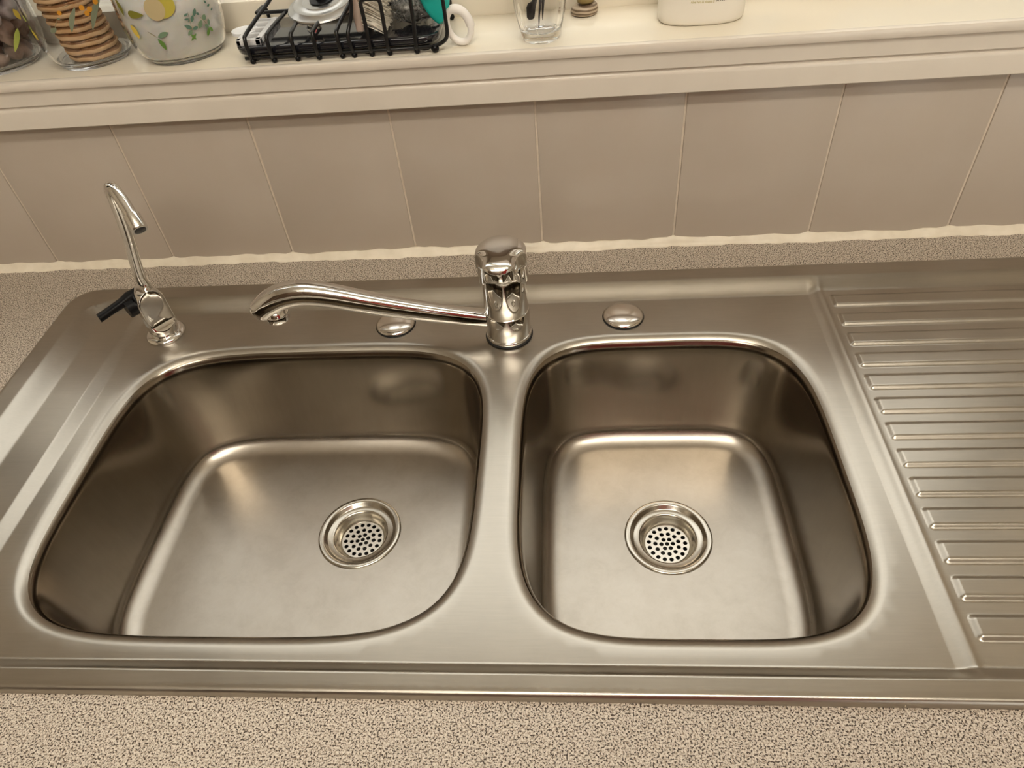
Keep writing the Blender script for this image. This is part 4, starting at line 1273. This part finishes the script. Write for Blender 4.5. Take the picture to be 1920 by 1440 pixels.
# ---- glass tumbler with a dark pronged tool
tum = tag(empty('tumbler', (0.0150, 0.0085, ZS)), 'small fluted clear glass tumbler with a thick base', 'glass')
po = [(0.0, 0.0012), (0.0145, 0.0006), (0.0168, 0.0), (0.0178, 0.0015), (0.0196, 0.0075), (0.0225, 0.0185), (0.0250, 0.034), (0.0268, 0.055), (0.0280, 0.085)]
pi = [(0.0262, 0.085), (0.0250, 0.055), (0.0230, 0.034), (0.0204, 0.0190), (0.0178, 0.0105), (0.0150, 0.0088), (0.0, 0.0082)]
po = [po[0], po[1]] + [tuple(p) for p in spline(po[2:], 3)]
V = []; F = []; segs = 80; rings = []
pr = po + [(0.0272, 0.0862)] + [tuple(p) for p in spline(pi[:-1], 3)] + [pi[-1]]
no = len(po)
for i, (r_, z_) in enumerate(pr):
    if r_ < 1e-6:
        V.append((0, 0, z_)); rings.append([len(V) - 1]); continue
    n0 = len(V)
    for k in range(segs):
        t = 2 * PI * k / segs
        fl_ = 0.0
        if z_ > 0.006 and z_ < 0.062 and i < no:
            fl_ = -0.0007 * abs(math.sin(5 * t)) * min(1, (z_ - 0.006) / 0.01) * min(1, (0.062 - z_) / 0.02)
        V.append(((r_ + fl_) * math.cos(t), (r_ + fl_) * math.sin(t), z_))
    rings.append(list(range(n0, n0 + segs)))
for A, B in zip(rings, rings[1:]):
    for k in range(segs):
        k2 = (k + 1) % segs
        if len(A) == 1: F.append((A[0], B[k2], B[k]))
        elif len(B) == 1: F.append((A[k], A[k2], B[0]))
        else: F.append((A[k], A[k2], B[k2], B[k]))
mesh_obj('glass', V, F, M['glass'], tum)
tl = tag(empty('pronged_tool', (0.0150, 0.0085, ZS)), 'dark metal pronged tool standing in the glass tumbler', 'tool')
def blade(pts, ws, name):
    rings = []
    for p, w in zip(pts, ws):
        rings.append([(p[0] + w * math.cos(a), p[1] + 0.4 * w * math.sin(a), p[2]) for a in np.linspace(0, 2 * PI, 13)[:-1]])
    mesh_obj(name, *loft(rings), M['darkmetal'], tl)
blade([(-0.0020, -0.003, 0.0095), (-0.0010, -0.002, 0.020), (0.0010, -0.001, 0.032), (0.0020, 0.0, 0.044)], [0.0003, 0.0010, 0.0016, 0.0026], 'prong')
blade([(0.0030, -0.001, 0.0165), (0.0036, 0.0, 0.026), (0.0046, 0.0, 0.036), (0.0040, 0.0, 0.044)], [0.0003, 0.0013, 0.0018, 0.0026], 'prong')
blade([(-0.0088, 0.001, 0.0170), (-0.0092, 0.001, 0.0190), (-0.0080, 0.001, 0.028), (-0.0030, 0.001, 0.038), (0.0010, 0.0, 0.044)], [0.0006, 0.0026, 0.0034, 0.0028, 0.0026], 'prong')
blade([(0.0030, 0.0, 0.041), (0.0032, 0.0, 0.046), (0.0042, 0.0, 0.070), (0.0055, 0.0, 0.120), (0.0057, 0.0, 0.124)], [0.0042, 0.0060, 0.0046, 0.0050, 0.0015], 'handle')

# ---- two stones stacked
st = [(0.0, 0.0), (0.0095, 0.0), (0.0122, 0.0012), (0.0133, 0.0035), (0.0130, 0.0062), (0.0122, 0.0085), (0.0108, 0.0098), (0.0, 0.0100)]
V, F = lathe(st, 40)
rk_ = random.Random(2)
V = [(v[0] * (1 + 0.05 * math.sin(2 * math.atan2(v[1], v[0]) + 1)), v[1] * 0.95, v[2] + 0.10 * v[0] * (v[2] / 0.01)) for v in V]
o = mesh_obj('banded_stone', V, F, M['stone']); o.location = (0.0580, 0.0668, ZS)
tag(o, 'flat brown banded stone at the back of the sill beside the tumbler', 'stone')
V, F = lathe([(0.0, 0.0), (0.0065, 0.0004), (0.0092, 0.0024), (0.0094, 0.0050), (0.0070, 0.0078), (0.0, 0.0090)], 40)
V = [(v[0], v[1] * 0.9, v[2]) for v in V]
o = mesh_obj('olive_stone', V, F, M['stone2']); o.location = (0.0600, 0.0668, ZS + 0.0105); o.rotation_euler = (0, -0.08, 0)
tag(o, 'smaller olive brown stone balanced on the banded stone', 'stone')

# ---- white soap bottle with its printing
BX, BY = 0.1685, 0.0345
sb = tag(empty('soap_bottle', (BX, BY, ZS)), 'white plastic soap bottle with green and navy printing beside the stones', 'bottle')
BH = [(0.0, 0.0365, 0.0200), (0.0010, 0.0385, 0.0222), (0.0035, 0.0402, 0.0236), (0.0100, 0.0410, 0.0242), (0.0200, 0.0404, 0.0240), (0.0400, 0.0392, 0.0234), (0.0900, 0.0360, 0.0215), (0.1250, 0.0310, 0.0190), (0.1450, 0.0230, 0.0160), (0.1550, 0.0140, 0.0130), (0.1600, 0.0115, 0.0115), (0.1660, 0.0110, 0.0110)]
def bot(z):
    return (float(np.interp(z, [b[0] for b in BH], [b[1] for b in BH])), float(np.interp(z, [b[0] for b in BH], [b[2] for b in BH])))
rings = []
for z, a, b in [tuple(p) for p in spline(BH, 3)]:
    e = 0.80 if z < 0.13 else 1.0
    rings.append([(a * math.copysign(abs(math.cos(t)) ** e, math.cos(t)), b * math.copysign(abs(math.sin(t)) ** e, math.sin(t)), z) for t in np.linspace(0, 2 * PI, 65)[:-1]])
mesh_obj('body', *loft(rings), M['bottle'], sb)
mesh_obj('cap', *lathe([(0.0, 0.1655), (0.0150, 0.1655), (0.0152, 0.1680), (0.0140, 0.1900), (0.0125, 0.1920), (0.0, 0.1920)], 40), M['whiteplastic'], sb, sharp=50)
def front_y(u, z):
    a, b = bot(z)
    k = min(abs(u) / a, 0.999)
    return -b * (1 - k ** (2 / 0.8)) ** (0.8 / 2)
def print_text(s_, u0, z0, size, mat, name, tilt=0.0, width=None):
    cu = bpy.data.curves.new('lettering', 'FONT'); cu.body = s_; cu.size = size; cu.resolution_u = 3
    ob = bpy.data.objects.new('lettering', cu); COL.objects.link(ob)
    dg = bpy.context.evaluated_depsgraph_get(); dg.update()
    me = bpy.data.meshes.new_from_object(ob.evaluated_get(dg))
    bpy.data.objects.remove(ob); bpy.data.curves.remove(cu)
    xs = [v.co.x for v in me.vertices]
    k = (width / (max(xs) - min(xs))) if width else 1.0
    ct, st_ = math.cos(tilt), math.sin(tilt)
    for v in me.vertices:
        x, y = v.co.x * k, v.co.y
        u, z = u0 + x * ct - y * st_, z0 + x * st_ + y * ct
        v.co = (u, front_y(u, z) - 0.0003, z)
    me.materials.append(mat)
    o = bpy.data.objects.new(name, me); link(o, sb); me.name = name
    return o
def print_oval(u0, z0, a, b, mat, name, lay=0):
    n = 36; V = [(u0, front_y(u0, z0) - 0.0003 - lay * 0.0002, z0)]
    for k in (0.5, 1):
        for i in range(n):
            t = 2 * PI * i / n; u, z = u0 + a * k * math.cos(t), z0 + b * k * math.sin(t)
            V.append((u, front_y(u, z) - 0.0003 - lay * 0.0002, z))
    F = [(0, 1 + i, 1 + (i + 1) % n) for i in range(n)] + [(1 + i, 1 + n + i, 1 + n + (i + 1) % n, 1 + (i + 1) % n) for i in range(n)]
    return mesh_obj(name, V, F, mat, sb, smooth=False)
print_oval(0.0015, 0.0350, 0.0140, 0.0098, M['inklime'], 'printed_halo', 0)
print_oval(0.0015, 0.0352, 0.0095, 0.0084, M['inkgreen'], 'printed_emblem', 1)
print_text('COMPLEX,', -0.0290, 0.0252, 0.0062, M['inknavy'], 'printed_word', -0.04, 0.0150)
print_text('Aloe Vera & Vitamin E', -0.0135, 0.0212, 0.0031, M['inkgold'], 'printed_line', -0.02, 0.0215)
print_text('A320951', 0.0095, 0.0215, 0.0038, M['inkblack'], 'printed_code', 0.03, 0.0140)
